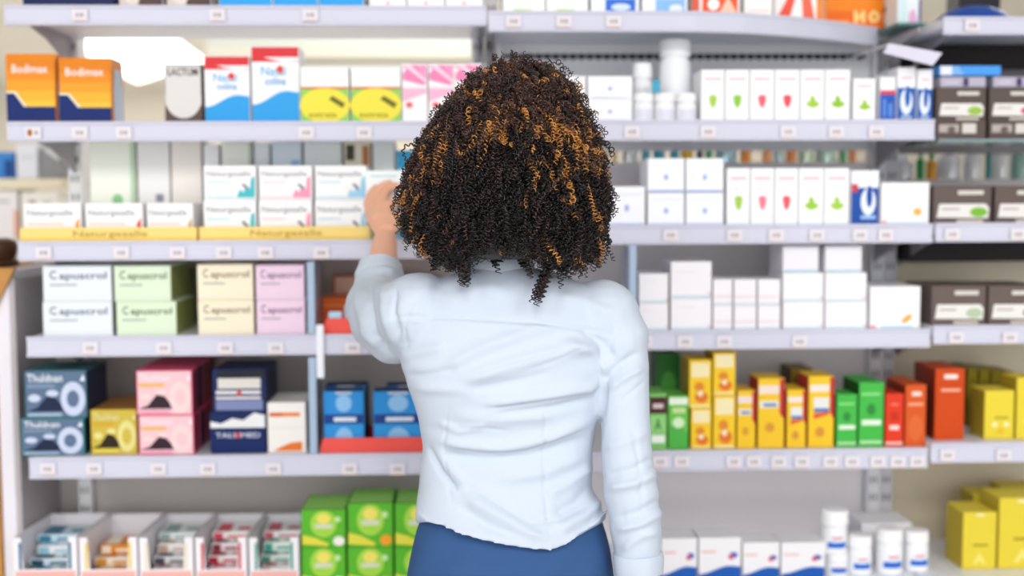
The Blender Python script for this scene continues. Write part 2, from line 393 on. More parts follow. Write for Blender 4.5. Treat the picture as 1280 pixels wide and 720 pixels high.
# ---- second shelf, middle bay
wb = [('r', .1, .06, .9, .1, 'c3c8e6'), ('e', .5, .45, .05, .09, '9fb0e2'), ('r', .35, .75, .6, .78, 'd8dcef')]
g = 'white cartons stacked two high beside the jars'
for i, (a, b) in enumerate(((676, 733), (734, 791))):
    nm = ['behind the crown of the hair', 'beside the small jars'][i]
    t = carton(a, 124, b, 152, 'R2', 'f7f8fb', wb, 'lower white carton of the two-high stack '+nm, g, d=.12)
    carton(a, 95, b, 124, 'R2', 'f7f8fb', wb, 'upper white carton of the two-high stack '+nm, g, d=.12, z=t)

def bottle(x0, y0, x1, y1, row, label, group=None, capf=.22, dy=.03, z=None, band=None, base='f4f5f8', cap='fafafb', neck=.82, name='bottle', cat='bottle', capr=1.0):
    Y = YF+.02+dy; a = P(x0, (y0+y1)/2, Y); b = P(x1, (y0+y1)/2, Y); r = (b.x-a.x)/2-.0006
    zb = (ROW[row] if z is None else z)+.0006; h = P((x0+x1)/2, y0, Y).z-zb
    c = ((a.x+b.x)/2, Y+r, zb)
    t = thing(name, label, cat, c, group)
    hb = h*(1-capf); mb = MB()
    zs = [0, .02, .06, .14, .24, .34, .44, .55, .64, .74, .86]
    prof = [(r*.93, 0), (r, hb*.02)] + [(r, hb*q) for q in zs[2:]] + [(r*.97, hb*.92), (r*neck, hb*.985), (r*neck, hb)]
    bands = band or {}
    def mf(i, ang):
        for (lo, hi, half), c_ in bands.items():
            v = prof[i][1]/hb
            da = abs((ang-1.5*math.pi+math.pi) % (2*math.pi)-math.pi)
            if lo-.001 <= v < hi and da < half: return mat(c_, .4)
    mb.lathe((c[0], c[1], c[2]), prof, mat(base, .35), 32, mf); mb.build('body', t, True)
    mb = MB(); rc = r*capr; hc = h-hb
    prof = [(rc*.97, 0), (rc, hc*.06), (rc, hc*.3), (rc*.985, hc*.34), (rc*.985, hc*.86), (rc*.93, hc*.97), (rc*.8, hc)]
    mb.lathe((c[0], c[1], c[2]+hb+.0003), prof, mat(cap, .35), 32); mb.build('cap', t, True)
    return zb+h
bottle(792, 78, 817, 152, 'R2', 'slim white bottle behind the short jars, lower than the big white tub', dy=.09, capf=.25)
bottle(827, 48, 867, 152, 'R2', 'big white tub towering over the short jars on the second shelf', dy=.08, capf=.2, band={(.14, .34, .5): 'dcdff0'})
g = 'short white jars on the second shelf'
for i, (a, b) in enumerate(((793, 819), (820, 846), (847, 873))):
    bottle(a, 116, b, 152, 'R2', ['short white jar beside the stacked white cartons', 'middle one of the three short white jars', 'short white jar beside the fruit-marked cartons'][i], g, capf=.3, dy=.006, band={(.14, .64, .9): 'dfe1ee'}, name='jar', cat='jar')
mb = MB(); p = P(820, 108, YF+.07)
mb.box(p.x-.008, YF+.066, p.z-.015, p.x+.008, YF+.07, p.z+.014, mat('3aa7c8', .4), .001)
mb.box(p.x-.002, YF+.066, ROW['R2']+.0005, p.x+.002, YF+.069, p.z-.013, mat('e8eaee', .4)); tag(mb.build('shelf_marker'), 'small teal marker standing between the white bottle and tub', 'marker')

def fruit(col, kind):
    if kind == 's': sh = ('p', [(.33, .49), (.5, .52), (.68, .49), (.66, .37), (.56, .27), (.46, .27), (.36, .37)], col)
    else: sh = ('p', [(.26, .31), (.5, .26), (.76, .3), (.8, .37), (.64, .38), (.56, .49), (.42, .49), (.4, .38), (.28, .39)], col)
    return [('r', .15, .8, .85, .84, 'e9b4ba'), ('r', .3, .62, .5, .65, 'cdd2dc'), sh, ('r', .25, .17, .6, .185, 'f0d6d8'), ('r', .03, .01, .97, .035, 'cfe6f2')]
FR = [('a9cf52', 's', 'light green berry'), ('8fc83c', 's', 'mid green berry'), ('ec6476', 's', 'rosy red berry'), ('f0505e', 's', 'bright red berry'), ('a4cc3a', 'c', 'lime green cluster'), ('94c22c', 'c', 'grass green cluster')]
FRL = ['white carton with first green berry mark from the big tub', 'white carton with second green berry mark from the big tub', 'white carton with red berry mark, directly right of the green berry pair', 'white carton with red berry mark, directly left of the green cluster pair', 'white carton with green cluster mark touching the red berry carton', 'white carton with green cluster mark beside the shorter end carton']
xs = [876, 906, 937, 968, 1000, 1031, 1063]
g = 'white cartons with fruit marks on the second shelf'
for i in range(6): carton(xs[i], 87, xs[i+1], 152, 'R2', 'f9f9fa', fruit(FR[i][0], FR[i][1]), FRL[i], g, d=.11)
carton(1066, 98, 1095, 152, 'R2', 'f9f9fa', fruit('a0ca34', 'c'), 'shortest white carton with a green cluster mark, ending the fruit row', g, d=.1)
bu = [('r', .01, .01, .99, .62, '1d5bb0'), ('e', .5, .36, .34, .24, 'e8f1fb'), ('e', .56, .46, .15, .2, '1d5bb0'), ('r', .2, .06, .8, .1, 'b8d2f0'), ('r', .2, .78, .8, .82, 'efc4c8')]
bs = [('r', .01, .01, .99, .6, '2358b8'), ('r', .01, .6, .99, .7, 'd84a5e'), ('r', .2, .1, .4, .5, '5f8fd8'), ('r', .55, .1, .8, .4, '5f8fd8')]
carton(1099, 96, 1120, 152, 'R2', 'f4f6fb', bs, 'slim blue carton with a red band beside two blue tubs', d=.06)
g = 'blue and white boxes with a white ring mark'
carton(1121, 84, 1145, 152, 'R2', 'f6f7fb', bu, 'white-topped blue box with ring mark next to the slim red-banded carton', g, d=.07)
carton(1146, 87, 1166, 152, 'R2', 'f6f7fb', bu, 'white-topped blue box with ring mark at the shelf end', g, d=.07)

# ---- far bay, upper
def brown(lab2='e9e6e2', spot='86b83c', spot2=None):
    return [('r', .42, .76, .86, .87, 'd8d2ca'), ('p', [(.06, .16), (.1, .52), (.9, .52), (.96, .4), (.94, .14)], lab2), ('e', .78, .3, .15, .13, spot), ('r', .14, .36, .45, .41, 'b8a8a8'), ('r', .4, .02, .86, .1, 'cfc6ba')]
g = 'dark brown cartons in the far bay'
for i, (a, b, s, nm) in enumerate(((1170, 1233, '9cc04e', 'green'), (1236, 1300, 'd64a86', 'pink'))):
    t = carton(a, 151, b, 173, 'F2', '5c504c', [('r', .05, .35, .45, .8, 'b4aaa4'), ('r', .52, .3, .8, .85, 'd6d0ca'), ('e', .3, .5, .08, .2, '6c5c58')], 'low brown and grey carton under the brown carton with a '+nm+' spot, upper shelf', g, d=.16, dy=.0)
    t = carton(a, 109, b, 150, 'F2', '5c504c', brown(spot=s), 'brown carton with a '+nm+' spot on white label, upper glass shelf', g, d=.16, z=t)
    carton(a+5, 96, b, 109, 'F2', 'b9b4c6', [('r', .5, .1, .62, .9, '4d3a6a'), ('r', .1, .3, .4, .6, 'c9c6d6')], 'flat lilac grey box on the brown carton with a '+nm+' spot', 'flat lilac boxes', d=.14, z=t, dy=.02)
carton(1174, 82, 1252, 95, 'F2', '4d9ff0', [('r', 0.01, .05, .2, .95, 'eef3fb'), ('p', [(.2, .05), (.4, .05), (.3, .95), (.2, .95)], '7fb9f4')], 'bright blue flat box on top of the lilac boxes', d=.1, dy=.03, z=P(1200, 95, YF+.05).z+.0004)
# far top shelf
mb = MB(); p = P(1232, 20, YF+.07)
mb.lathe((p.x, YF+.14, ROW['F1']+.0006), [(.085, 0), (.088, .006), (.084, .014), (.066, .03), (.04, .042), (.012, .048)], mat('1f4fa8', .3), 36)
tag(mb.build('dome_lid', smooth=True), 'royal blue domed lid lying on the far top shelf', 'lid')
mb = MB(); p = P(1200, -20, YF+.25); mb.box(p.x, YF+.25, ROW['F1']+.0006, p.x+.1, YF+.33, ROW['F1']+.16, mat('26242a', .4), .002)
decal(mb, [('r', .1, .6, .9, .8, '4a4650')], p.x, ROW['F1'], .1, .16, YF+.25); tag(mb.build('carton'), 'black box behind the royal blue domed lid', 'box')
# flag card and glass ledge between the bays
mb = MB(); q = [P(*a) for a in ((1112, 54, 2.6), (1178, 66, 2.56), (1166, 82, 2.56), (1104, 66, 2.6))]
nrm = Vector((0, .0025, 0)); mb.add([v for v in q]+[v+nrm for v in q], [(0, 1, 2, 3), (7, 6, 5, 4), (0, 4, 5, 1), (1, 5, 6, 2), (2, 6, 7, 3), (3, 7, 4, 0)], mat('dcd9ea', .4))
mb.build('flag_card', UF)
mb = MB(); a = P(1106, 57, 2.62); b = P(1106, 57, YB-.03)
mb.box(a.x-.0015, 2.603, a.z-.002, a.x+.0015, YB-.03, a.z+.001, W_POST); mb.build('flag_arm', UF)
zg = zat(1140, 28, 2.72); mb = MB(); mb.box(xat(1122, 28, 2.72), 2.72, zg-.006, xat(1158, 28, 2.72), YB-.035, zg, mat('6fb5ae', .1, trans=.5), .001); mb.build('glass_ledge', UF)
Y = 2.76; a = P(1122, 10, Y); b = P(1152, 10, Y); mb = MB(); mb.box(a.x, Y, zg+.0006, b.x, Y+.08, zg+.12, mat('eef2f6', .4), .0015)
decal(mb, [('r', .05, .02, .4, .6, 'd8eef2'), ('p', [(.45, .02), (.85, .02), (.7, .3), (.5, .25)], 'e9b6dc'), ('r', .88, .02, .98, .5, '5c4a8c')], a.x, zg, b.x-a.x, .12, Y); tag(mb.build('carton'), 'white carton with pink and purple print on the small glass ledge', 'box')

# ---- third shelf, left bay: yellow base strip, white boxes, pale back row
for k, (a, b) in enumerate(((25, 246), (249, 462))):
    Y = YF+.015; p0, p1 = P(a, 292, Y), P(b, 292, Y); z0 = ROW['L3']+.0008; h = zat(200, 284, Y)-z0; w = p1.x-p0.x; mb = MB()
    mb.box(p0.x, Y, z0, p1.x, Y+.002, z0+h, mat('f3d781', .4)); mb.box(p0.x, Y+.002, z0, p1.x, Y+.14, z0+.002, mat('f3d781', .4)); mb.box(p0.x, Y+.002, z0+.002, p0.x+.002, Y+.14, z0+h, mat('f3d781', .4)); mb.box(p1.x-.002, Y+.002, z0+.002, p1.x, Y+.14, z0+h, mat('f3d781', .4))
    decal(mb, [('r', .0, .0, 1, .3, 'eecb66'), ('t', 'Naturgesalle', .3, .22, .72, .78, 'b8933c')], p0.x, z0, w, h, Y)
    tag(mb.build('display_tray'), ['yellow tray of small white boxes at the outer end of the third shelf', 'yellow tray of two-high white boxes beside the reaching hand'][k], 'tray', 'yellow trays on the third shelf')
ZT = ROW['L3']+.003
def nbox(c1, c2): return [('t', 'Neturgesalle', .06, .64, .9, .84, '8a8a92'), ('r', .06, .5, .5, .54, c2), ('r', .04, .06, .6, .1, c2), ('p', [(.62, .06), (.68, .3), (.76, .22), (.8, .4), (.88, .3), (.9, .62), (.97, .7), (.97, .06)], c1), ('p', [(.72, .44), (.76, .48), (.86, .34), (.82, .3)], '6b6f78')]
g = 'small white boxes in the yellow trays'
CC = [('e8a33c', 'orange'), ('d84a48', 'red'), ('c8a55a', 'ochre')]
for i, (a, b) in enumerate(((29, 102), (106, 179), (183, 242))):
    carton(a, 254, b, 290, 'L3', 'f6f5f6', [('t', 'Neturgesalle', .06, .62, .86, .82, '8a8a92'), ('r', .06, .42, .7, .46, 'f0c8b4'), ('p', [(.88, .1), (.97, .1), (.97, .6), (.9, .45)], CC[i][0]), ('e', .78, .26, .06, .08, '565c6c')], 'single low white box with an %s corner in the yellow tray' % CC[i][1], g, z=ZT, d=.12)
for i, (a, b, c1, c2, nm) in enumerate(((254, 321, '49bcc4', 'a8dae2', 'teal'), (323, 391, 'ef9ab6', 'f3c6d2', 'pink'), (393, 459, '9fd0ec', 'b4d8ee', 'pale blue'))):
    t = carton(a, 250, b, 290, 'L3', 'f6f5f6', nbox(c1, c2), 'lower white box with %s art in the two-high stack, yellow tray' % nm, g, z=ZT, d=.12)
    carton(a, 207, b, 250, 'L3', 'f6f5f6', nbox(c1, c2), 'upper white box with %s art in the two-high stack, yellow tray' % nm, g, z=t, d=.12)
g = 'pale packs in the rear row of the third shelf'
BACK = [(112, 170, 176, 'f1f4e6', [('e', .6, .4, .12, .06, '8ec88c'), ('r', .9, .02, .99, .98, 'b4d2b0')], 'pale green pack with a leaf spot'), (172, 213, 176, 'eeecea', [('r', .55, .38, .8, .46, '8c8e98'), ('r', .1, .02, .4, .25, 'bfe4dc')], 'pale grey pack with a dark spot'), (214, 253, 176, 'f0e8e0', [('r', .5, .1, .9, .2, 'b4aca8')], 'plain beige pack'), (255, 275, 180, 'f4f6f6', [('r', .2, .7, .8, .74, 'c8ccd0')], 'slim white-grey pack'), (277, 316, 176, 'f7f7ec', [('r', .9, .02, .99, .98, 'c4cdb8')], 'plain ivory pack'), (318, 338, 178, 'eff4f6', [('r', .2, .6, .8, .7, 'c4d2dc')], 'narrow ash pack'), (340, 378, 176, 'e6f0f8', [('r', .65, .3, .95, .8, '9cc4e6'), ('e', .8, .3, .12, .12, 'f4f6f8')], 'pale blue pack'), (380, 428, 176, 'f2f7f4', [('r', .1, .7, .6, .74, 'cfd8d2')], 'plain mint-white pack'), (430, 464, 176, 'f3ebd2', [('r', .08, .8, .4, .96, '4a4430'), ('r', .7, .55, .95, .95, 'c07a48'), ('r', .3, .45, .75, .55, '7fa0b4')], 'cream pack with dark and copper print'), (466, 494, 176, 'f2f6f2', [('r', .1, .5, .5, .7, 'b8ccc0')], 'plain pale sage pack'), (496, 526, 188, '3fb4e6', [('r', .1, .75, .6, .8, '9fdaf4')], 'bright cyan carton')]
for a, b, y0, c, ops, nm in BACK:
    carton(a, y0, b, 292, 'L3', c, ops, nm+' in the rear row of the third shelf', g, dy=.155, d=.1)

# ---- third shelf, middle bay
g = 'white cartons with thin blue lines'
bl = [('r', .02, .02, .98, .07, 'b7c6ea'), ('e', .5, .45, .06, .09, '9fb2e4'), ('r', .1, .78, .9, .81, 'e0e4f2')]
carton(760, 233, 807, 283, 'R3', 'f5f6fb', bl, 'single white carton with blue line beside the hair, third shelf', g, d=.12)
for i, (a, b) in enumerate(((809, 856, ), (857, 905))):
    nm = ['nearer the hair', 'beside the fruit cartons'][i]
    t = carton(a, 241, b, 283, 'R3', 'f6f7fb', bl, 'lower white blue-lined carton of the square stack, column '+nm, g, d=.12)
    carton(a, 198, b, 240, 'R3', 'f6f7fb', [('r', .02, .01, .98, .07, '8fa4dc')]+bl[1:], 'upper white blue-lined carton of the square stack, column '+nm, g, d=.12, z=t)
xs = [908, 938, 968, 998, 1030, 1062]; cs = [('a4cc50', 's'), ('f08090', 's'), ('e85a68', 's'), ('9ccc3c', 'c'), ('a8d048', 'c')]
L3R = ['white carton with the only green berry mark on the third shelf', 'white carton with pink berry mark beside the green berry carton, third shelf', 'white carton with red berry mark beside the cluster cartons, third shelf', 'white carton with green cluster mark beside the red berry carton, third shelf', 'white carton with green cluster mark beside the blue carton, third shelf']
for i in range(5): carton(xs[i], 210, xs[i+1], 283, 'R3', 'f8f8fa', fruit(*cs[i]), L3R[i], 'white cartons with fruit marks on the third shelf', d=.11)
carton(1063, 213, 1099, 283, 'R3', 'f4f6fb', [('r', .01, .01, .99, .68, '1c4fa6'), ('r', .01, .6, .25, .75, 'cc4458'), ('e', .62, .42, .27, .25, 'eaf2fb'), ('e', .66, .52, .11, .2, '1c4fa6'), ('r', .35, .1, .9, .17, '9cc0ea')], 'lone white-topped blue carton with ring mark on the third shelf', d=.07)
carton(1101, 228, 1162, 283, 'R3', 'f7f6f8', [('e', .76, .3, .09, .09, 'f0b456'), ('r', .1, .5, .4, .52, 'e4e0ea'), ('r', .03, .01, .97, .05, 'bfe2f4'), ('e', .06, .05, .05, .05, 'f0a4a4')], 'white carton with an orange dot at the end of the third shelf', d=.12)
for i, (a, b, s, nm) in enumerate(((1166, 1240, '7ebb3e', 'green'), (1243, 1310, 'd64a66', 'crimson'))):
    carton(a, 232, b, 281, 'F3', '665854', brown(spot=s), 'brown carton with a %s spot on the far third shelf' % nm, 'dark brown cartons on the far third shelf', d=.16)
# small goods on the rear ledge that shows over the middle bay's rear panel
zl = zat(980, 206, YB+.1)
mb = MB(); mb.box(xm+.036, YB+.013, zl-.015, xr-.005, YB+.2, zl, mat('c8c4c8', .5), .002)
for x in np.linspace(xm+.06, xr-.06, 3): mb.box(x-.006, YB+.013, zl-.06, x+.006, YB+.09, zl-.015, mat('b0acb0', .5))
mb.build('rear_ledge', UR)
GB = [(757, 774, 'f2dfc0', 'cream'), (778, 800, 'e3edf4', 'frosty white'), (802, 814, '55aed0', 'aqua'), (817, 833, '48a8cc', 'sea blue'), (838, 850, '3c9cc4', 'deep turquoise'), (852, 868, 'e2bc48', 'mustard yellow'), (871, 880, '3b5578', 'slate navy'), (882, 892, '3aa878', 'green'), (896, 924, 'b8dcf0', 'sky blue'), (927, 940, 'f09a3e', 'orange'), (954, 966, 'f2a878', 'peach'), (968, 982, 'c8e0ea', 'icy blue'), (984, 997, 'ef9e5c', 'apricot'), (1000, 1020, 'd8ecda', 'pale green'), (1023, 1048, 'cfeee4', 'mint'), (1050, 1060, '6cba88', 'leaf green'), (1062, 1072, 'f2a06a', 'salmon')]
for a, b, c, nm in GB:
    Y = YB+.04; p0, p1 = P(a, 190, Y), P(b, 190, Y); r = (p1.x-p0.x)/2-.0008; h = .075+.02*random.random(); cc = ((p0.x+p1.x)/2, Y+r, zl+.0006)
    t = thing('bottle', nm+' little bottle on the rear ledge above the third shelf', 'bottle', cc, 'little bottles on the rear ledge')
    mb = MB(); mb.lathe(cc, [(r*.9, 0), (r, .004), (r, h*.7), (r*.8, h*.8), (r*.45, h*.84), (r*.45, h*.86)], mat(c, .35, trans=.55), 20); mb.build('body', t, True)
    mb = MB(); mb.lathe((cc[0], cc[1], cc[2]+h*.86), [(r*.5, 0), (r*.5, h*.13), (r*.42, h*.14)], mat('f0f2f2', .3), 16); mb.build('cap', t, True)
# far bay: packs standing on its rear ledge above the brown cartons
Y = YB+.04; zl2 = zat(1200, 222, Y)-.0
mb = MB(); mb.box(xr+.005, YB+.032, zl2-.02, x9, YB+.2, zl2-.005, mat('c8c4c8', .5), .002); mb.build('rear_ledge', UF)
def fbottle(a, b, y0, c, cap, label):
    p0, p1 = P(a, 200, Y), P(b, 200, Y); r = (p1.x-p0.x)/2-.0008; zb = zl2-.004; h = P(a, y0, Y).z-zb; cc = ((p0.x+p1.x)/2, Y+r, zb)
    t = thing('bottle', label, 'bottle', cc, 'bottles on the far rear ledge')
    mb = MB(); mb.lathe(cc, [(r*.9, 0), (r, .004), (r, h*.6), (r*.85, h*.7), (r*.4, h*.74), (r*.4, h*.78)], mat(c, .35, trans=.45), 20); mb.build('body', t, True)
    mb = MB(); mb.lathe((cc[0], cc[1], cc[2]+h*.78), [(r*.46, 0), (r*.46, h*.2), (r*.36, h*.22)], mat(cap, .3), 16); mb.build('cap', t, True)
fbottle(1120, 1146, 192, 'dfe3ee', 'e8ecf2', 'greyish white bottle behind the end carton of the third shelf')
fbottle(1147, 1158, 188, '1f9a54', '26a860', 'emerald green bottle beside the orange one')
fbottle(1160, 1174, 192, 'eba83e', '22a05a', 'orange bottle with a green cap on the far ledge')
fbottle(1176, 1206, 182, 'e6eaf4', '22a05a', 'broad white bottle with a green cap on the far ledge')
fbottle(1209, 1230, 176, 'eef0f6', 'd88a5a', 'white bottle with a coppery cap on the far ledge')
fbottle(1233, 1241, 172, '2f8f96', '2f8f96', 'thin teal bottle between two white ones on the far ledge')
fbottle(1243, 1266, 174, 'f0f2f6', 'e0e4ea', 'white bottle just right of the thin teal bottle')
fbottle(1268, 1288, 176, '9cc4bc', 'dfe8e6', 'grey-green bottle cut by the photo edge on far ledge')

# ---- fourth shelf, left bay: two-high pastel boxes
def cap_ops(ink, txt='Capuscrol'): return [('t', 'C', .1, .62, .2, .86, ink), ('t', 'apuscrol', .24, .56, .93, .82, ink), ('r', .1, .44, .5, .48, '9aa3a8'), ('r', .06, .1, .94, .11, 'd4dbe0')]
g = 'pastel boxes stacked two high on the fourth shelf'
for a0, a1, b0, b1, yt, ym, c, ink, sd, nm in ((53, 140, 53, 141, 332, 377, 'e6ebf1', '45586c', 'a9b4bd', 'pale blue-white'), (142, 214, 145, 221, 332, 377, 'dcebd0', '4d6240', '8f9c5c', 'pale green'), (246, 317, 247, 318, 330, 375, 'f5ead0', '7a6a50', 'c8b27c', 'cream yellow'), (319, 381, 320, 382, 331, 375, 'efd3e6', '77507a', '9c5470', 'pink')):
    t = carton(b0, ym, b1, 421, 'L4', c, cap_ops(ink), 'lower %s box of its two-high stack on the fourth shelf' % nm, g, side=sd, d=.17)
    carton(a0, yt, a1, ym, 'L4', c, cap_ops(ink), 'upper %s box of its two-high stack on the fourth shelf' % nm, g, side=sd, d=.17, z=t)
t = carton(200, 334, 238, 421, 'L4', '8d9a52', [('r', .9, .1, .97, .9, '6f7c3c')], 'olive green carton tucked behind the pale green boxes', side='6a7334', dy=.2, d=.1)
# fourth shelf beyond the divider: orange and red goods
carton(402, 372, 433, 420, 'L4', 'd9601e', [('r', .05, .7, .95, .76, 'e98a4a'), ('r', .3, .2, .7, .3, 'f0b07a')], 'vivid orange box behind the red tray beside the pink boxes', dy=.15, d=.1)
carton(416, 345, 545, 420, 'L4', 'd86a3a', [('r', .02, .62, .98, .98, 'f0c8ae'), ('r', .02, .44, .98, .62, 'b8452c')], 'wide peach and rust box behind the raised arm, fourth shelf', dy=.26, d=.06)
def tray(x0, x1, y0, y1, row, label, d=.14):
    Y = YF+.016; p0, p1 = P(x0, y1, Y), P(x1, y1, Y); z0 = ROW[row]+.0008; h = zat(x0, y0, Y)-z0; mb = MB(); m = mat('f0594f', .4); m2 = mat('e0463e', .4)
    mb.prism([(p0.x+.004, z0), (p1.x, z0), (p1.x, z0+h), (p0.x+.012, z0+h), (p0.x+.008, z0+h*.75)], 'y', Y, Y+.0025, m)
    mb.box(p0.x+.004, Y+.0025, z0, p1.x, Y+d, z0+.002, m2); mb.box(p0.x+.004, Y+d, z0, p1.x, Y+d+.002, z0+h, m2)
    mb.box(p1.x-.002, Y+.0025, z0+.002, p1.x, Y+d, z0+h, m2); mb.box(p0.x+.004, Y+.0025, z0+.002, p0.x+.006, Y+d, z0+h*.7, m2)
    o = mb.build('display_tray'); tag(o, label, 'tray', 'red display trays')
    return z0+.002
zt = tray(402, 540, 398, 420, 'L4', 'red tray holding pale blue sachets below the raised elbow', d=.09)
g = 'pale blue sachets in the red tray'
for i, (a, b, y0, rz) in enumerate(((411, 427, 390, 4), (431, 447, 382, -3), (451, 470, 380, 2))):
    Y = YF+.035+.012*i; p0, p1 = P(a, 400, Y), P(b, 400, Y); w = p1.x-p0.x; h = P(a, y0, Y).z-zt; mb = MB()
    vs = []; n = 6
    for k in range(n+1):
        t = k/n; th = .009*math.sin(math.pi*min(max(t, .04), .96))
        vs += [(-w/2, -th*.2, t*h), (0, -th, t*h), (w/2, -th*.2, t*h), (w/2, th*.2, t*h), (0, th, t*h), (-w/2, th*.2, t*h)]
    fs = [(k*6+j, k*6+(j+1) % 6, (k+1)*6+(j+1) % 6, (k+1)*6+j) for k in range(n) for j in range(6)] + [(5, 4, 3, 2, 1, 0), tuple(n*6+j for j in range(6))]
    mb.add(vs, fs, mat('b9dcf4', .35)); decal(mb, [('r', .2, .3, .8, .45, '6aa8dc')], -w/2, 0, w, h, -.0095)
    o = mb.build('sachet', smooth=True); o.location = ((p0.x+p1.x)/2, Y, zt+.0005); o.rotation_euler.z = R(rz)
    tag(o, ['lowest pale blue sachet near the tray corner beside the divider', 'middle pale blue sachet in the red tray', 'pale blue sachet nearest the raised elbow in the red tray'][i], 'sachet', g)

# ---- fourth shelf, middle bay
pl = [('r', .02, .02, .98, .08, 'c4e2ee'), ('e', .95, .12, .03, .04, 'efb0b0'), ('r', .12, .7, .6, .73, 'eee6ea')]
g = 'white cartons on the fourth shelf'
def col2(a, b, yt, ym, row, lo, up, base='f4f1f5', ops=pl, bot=416, **k):
    t = carton(a, ym, b, bot, row, base, ops, lo, g, **k)
    return carton(a, yt, b, ym, row, base, ops, up, g, z=t, **k)
col2(798, 836, 342, 379, 'R4', 'lower white carton of the low stack beside the blue divider', 'upper white carton of the low stack beside the blue divider', d=.13)
col2(838, 890, 327, 373, 'R4', 'lower white carton of the tall square stack, fourth shelf', 'upper white carton of the tall square stack, fourth shelf', d=.13)
nl = [('r', .04, .3, .96, .36, 'f0d0d4'), ('r', .04, .04, .96, .1, 'cfe2ec')]
for i, (a, b) in enumerate(((891, 916), (917, 946), (947, 976))):
    nm = ['first', 'second', 'third'][i]
    col2(a, b, 349, 382, 'R4', 'lower narrow white carton of %s slim stack past the tall square stack' % nm, 'upper narrow white carton of %s slim stack past the tall square stack' % nm, ops=nl, d=.1)
for i, (a, b) in enumerate(((978, 1030), (1031, 1084))):
    nm = ['beside the slim stacks', 'beside the orange-marked carton'][i]
    t = col2(a, b, 341, 377, 'R4', 'bottom white carton of the three-high stack '+nm, 'middle white carton of the three-high stack '+nm, d=.13)
    carton(a, 307, b-6, 341, 'R4', 'eeeaf0', [('r', .02, .02, .98, .1, 'a8cfe2')], 'top white carton of the three-high stack '+nm, g, z=t, d=.12)
carton(1087, 358, 1151, 415, 'R4', 'f6f5f8', [('p', [(.62, .14), (.7, .12), (.82, .22), (.84, .34), (.74, .32), (.66, .24)], 'eeb04e'), ('r', .1, .42, .4, .44, 'e6e2ee'), ('r', .22, .01, .86, .05, 'a8dcf2'), ('e', .06, .04, .06, .04, 'f09a9a')], 'white carton with a curved orange mark ending the fourth shelf', d=.13)
for i, (a, b, s, nm) in enumerate(((1164, 1233, 'b8c8a8', 'grey-green'), (1235, 1305, '6e5a78', 'dull purple'))):
    carton(a, 357, b, 409, 'F4', '6a5c58', brown('ebe9e4', s), 'brown carton with a %s spot on the far fourth shelf' % nm, 'dark brown cartons on the far fourth shelf', d=.16)

# ---- fifth shelf, left bay
def scene_ops(bg, hill, disc, txt, sub, bar):
    return [('r', .02, .02, .98, .98, bg), ('p', [(.02, .14), (.2, .22), (.36, .46), (.5, .42), (.68, .14)], hill), ('e', .78, .4, .2, .36, disc), ('e', .78, .4, .1, .18, bg), ('e', .45, .52, .1, .07, disc), ('e', .16, .42, .1, .08, disc), ('t', 'Thuldnan', .05, .76, .62, .93, txt), ('r', .05, .64, .5, .71, sub), ('r', .05, .04, .6, .11, bar), ('p', [(.9, .78), (.96, .92), (.99, .78)], txt)]
g = 'picture boxes on the fifth shelf'
sc = scene_ops('5d7390', '1d2746', 'c9d2ea', 'e8edf6', '7f94ae', '9fb6cc')
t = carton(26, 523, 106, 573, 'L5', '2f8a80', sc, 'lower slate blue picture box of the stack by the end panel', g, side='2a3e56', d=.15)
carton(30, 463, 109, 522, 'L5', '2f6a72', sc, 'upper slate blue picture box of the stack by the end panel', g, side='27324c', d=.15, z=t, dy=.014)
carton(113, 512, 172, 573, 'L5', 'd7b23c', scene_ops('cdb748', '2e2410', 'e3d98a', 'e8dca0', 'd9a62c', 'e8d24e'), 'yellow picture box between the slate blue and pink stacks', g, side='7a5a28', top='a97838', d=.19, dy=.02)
sp = scene_ops('efc5cb', '35202c', 'f3d3d3', 'faeaf2', 'eab858', 'ef9fb8')
for k in range(4):
    dy = .004+k*.062; nm = ['front', 'second', 'third', 'rearmost'][k]
    t = carton(173, 519, 243, 573, 'L5', 'e6547e', sp, 'lower pink picture box, %s of its receding row' % nm, g, side='8c3a50', d=.058, dy=dy) if k == 0 else None
    if k == 0: zp = t
    Y = YF+.02+dy
    if k: # rows behind keep the size of the front box
        Y0 = YF+.024; a, b = P(173, 546, Y0), P(243, 546, Y0); w = b.x-a.x-.0024; h1 = zp-ROW['L5']-.0006
        for lev in (0, 1):
            mb = MB(); hh = h1 if lev == 0 else h2
            mb.box(-w/2, 0, 0, w/2, .058, hh, mat('e6547e', .42), .0014)
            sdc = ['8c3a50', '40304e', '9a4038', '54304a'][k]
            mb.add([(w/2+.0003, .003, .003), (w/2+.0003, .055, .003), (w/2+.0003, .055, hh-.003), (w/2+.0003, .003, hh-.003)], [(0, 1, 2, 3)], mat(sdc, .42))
            decal(mb, sp, -w/2, 0, w, hh, 0); o = mb.build('carton'); o.location = ((a.x+b.x)/2-(.004 if lev else 0), Y, ROW['L5']+.0006 if lev == 0 else zp+.0006)
            tag(o, '%s pink picture box, %s of its receding row' % (('lower', 'upper')[lev], nm), 'box', g)
    else:
        h2 = carton(170, 463, 241, 519, 'L5', 'e6547e', sp, 'upper pink picture box, front of its receding row', g, side='8c3a50', d=.058, dy=dy, z=zp)-zp
nv = [('r', .01, .01, .99, .62, '10255e'), ('p', [(.01, .62), (.99, .62), (.99, .92), (.8, .98), (.6, .8), (.4, .85), (.2, .72), (.01, .78)], 'e9e9ea'), ('t', 'TALUMED', .1, .38, .9, .5, 'd4dbee'), ('e', .5, .44, .05, .06, 'd8504a')]
t = carton(262, 515, 333, 573, 'L5', '12265a', nv, 'lower navy and white box with a red dot, fifth shelf', side='0f1c44', d=.16)
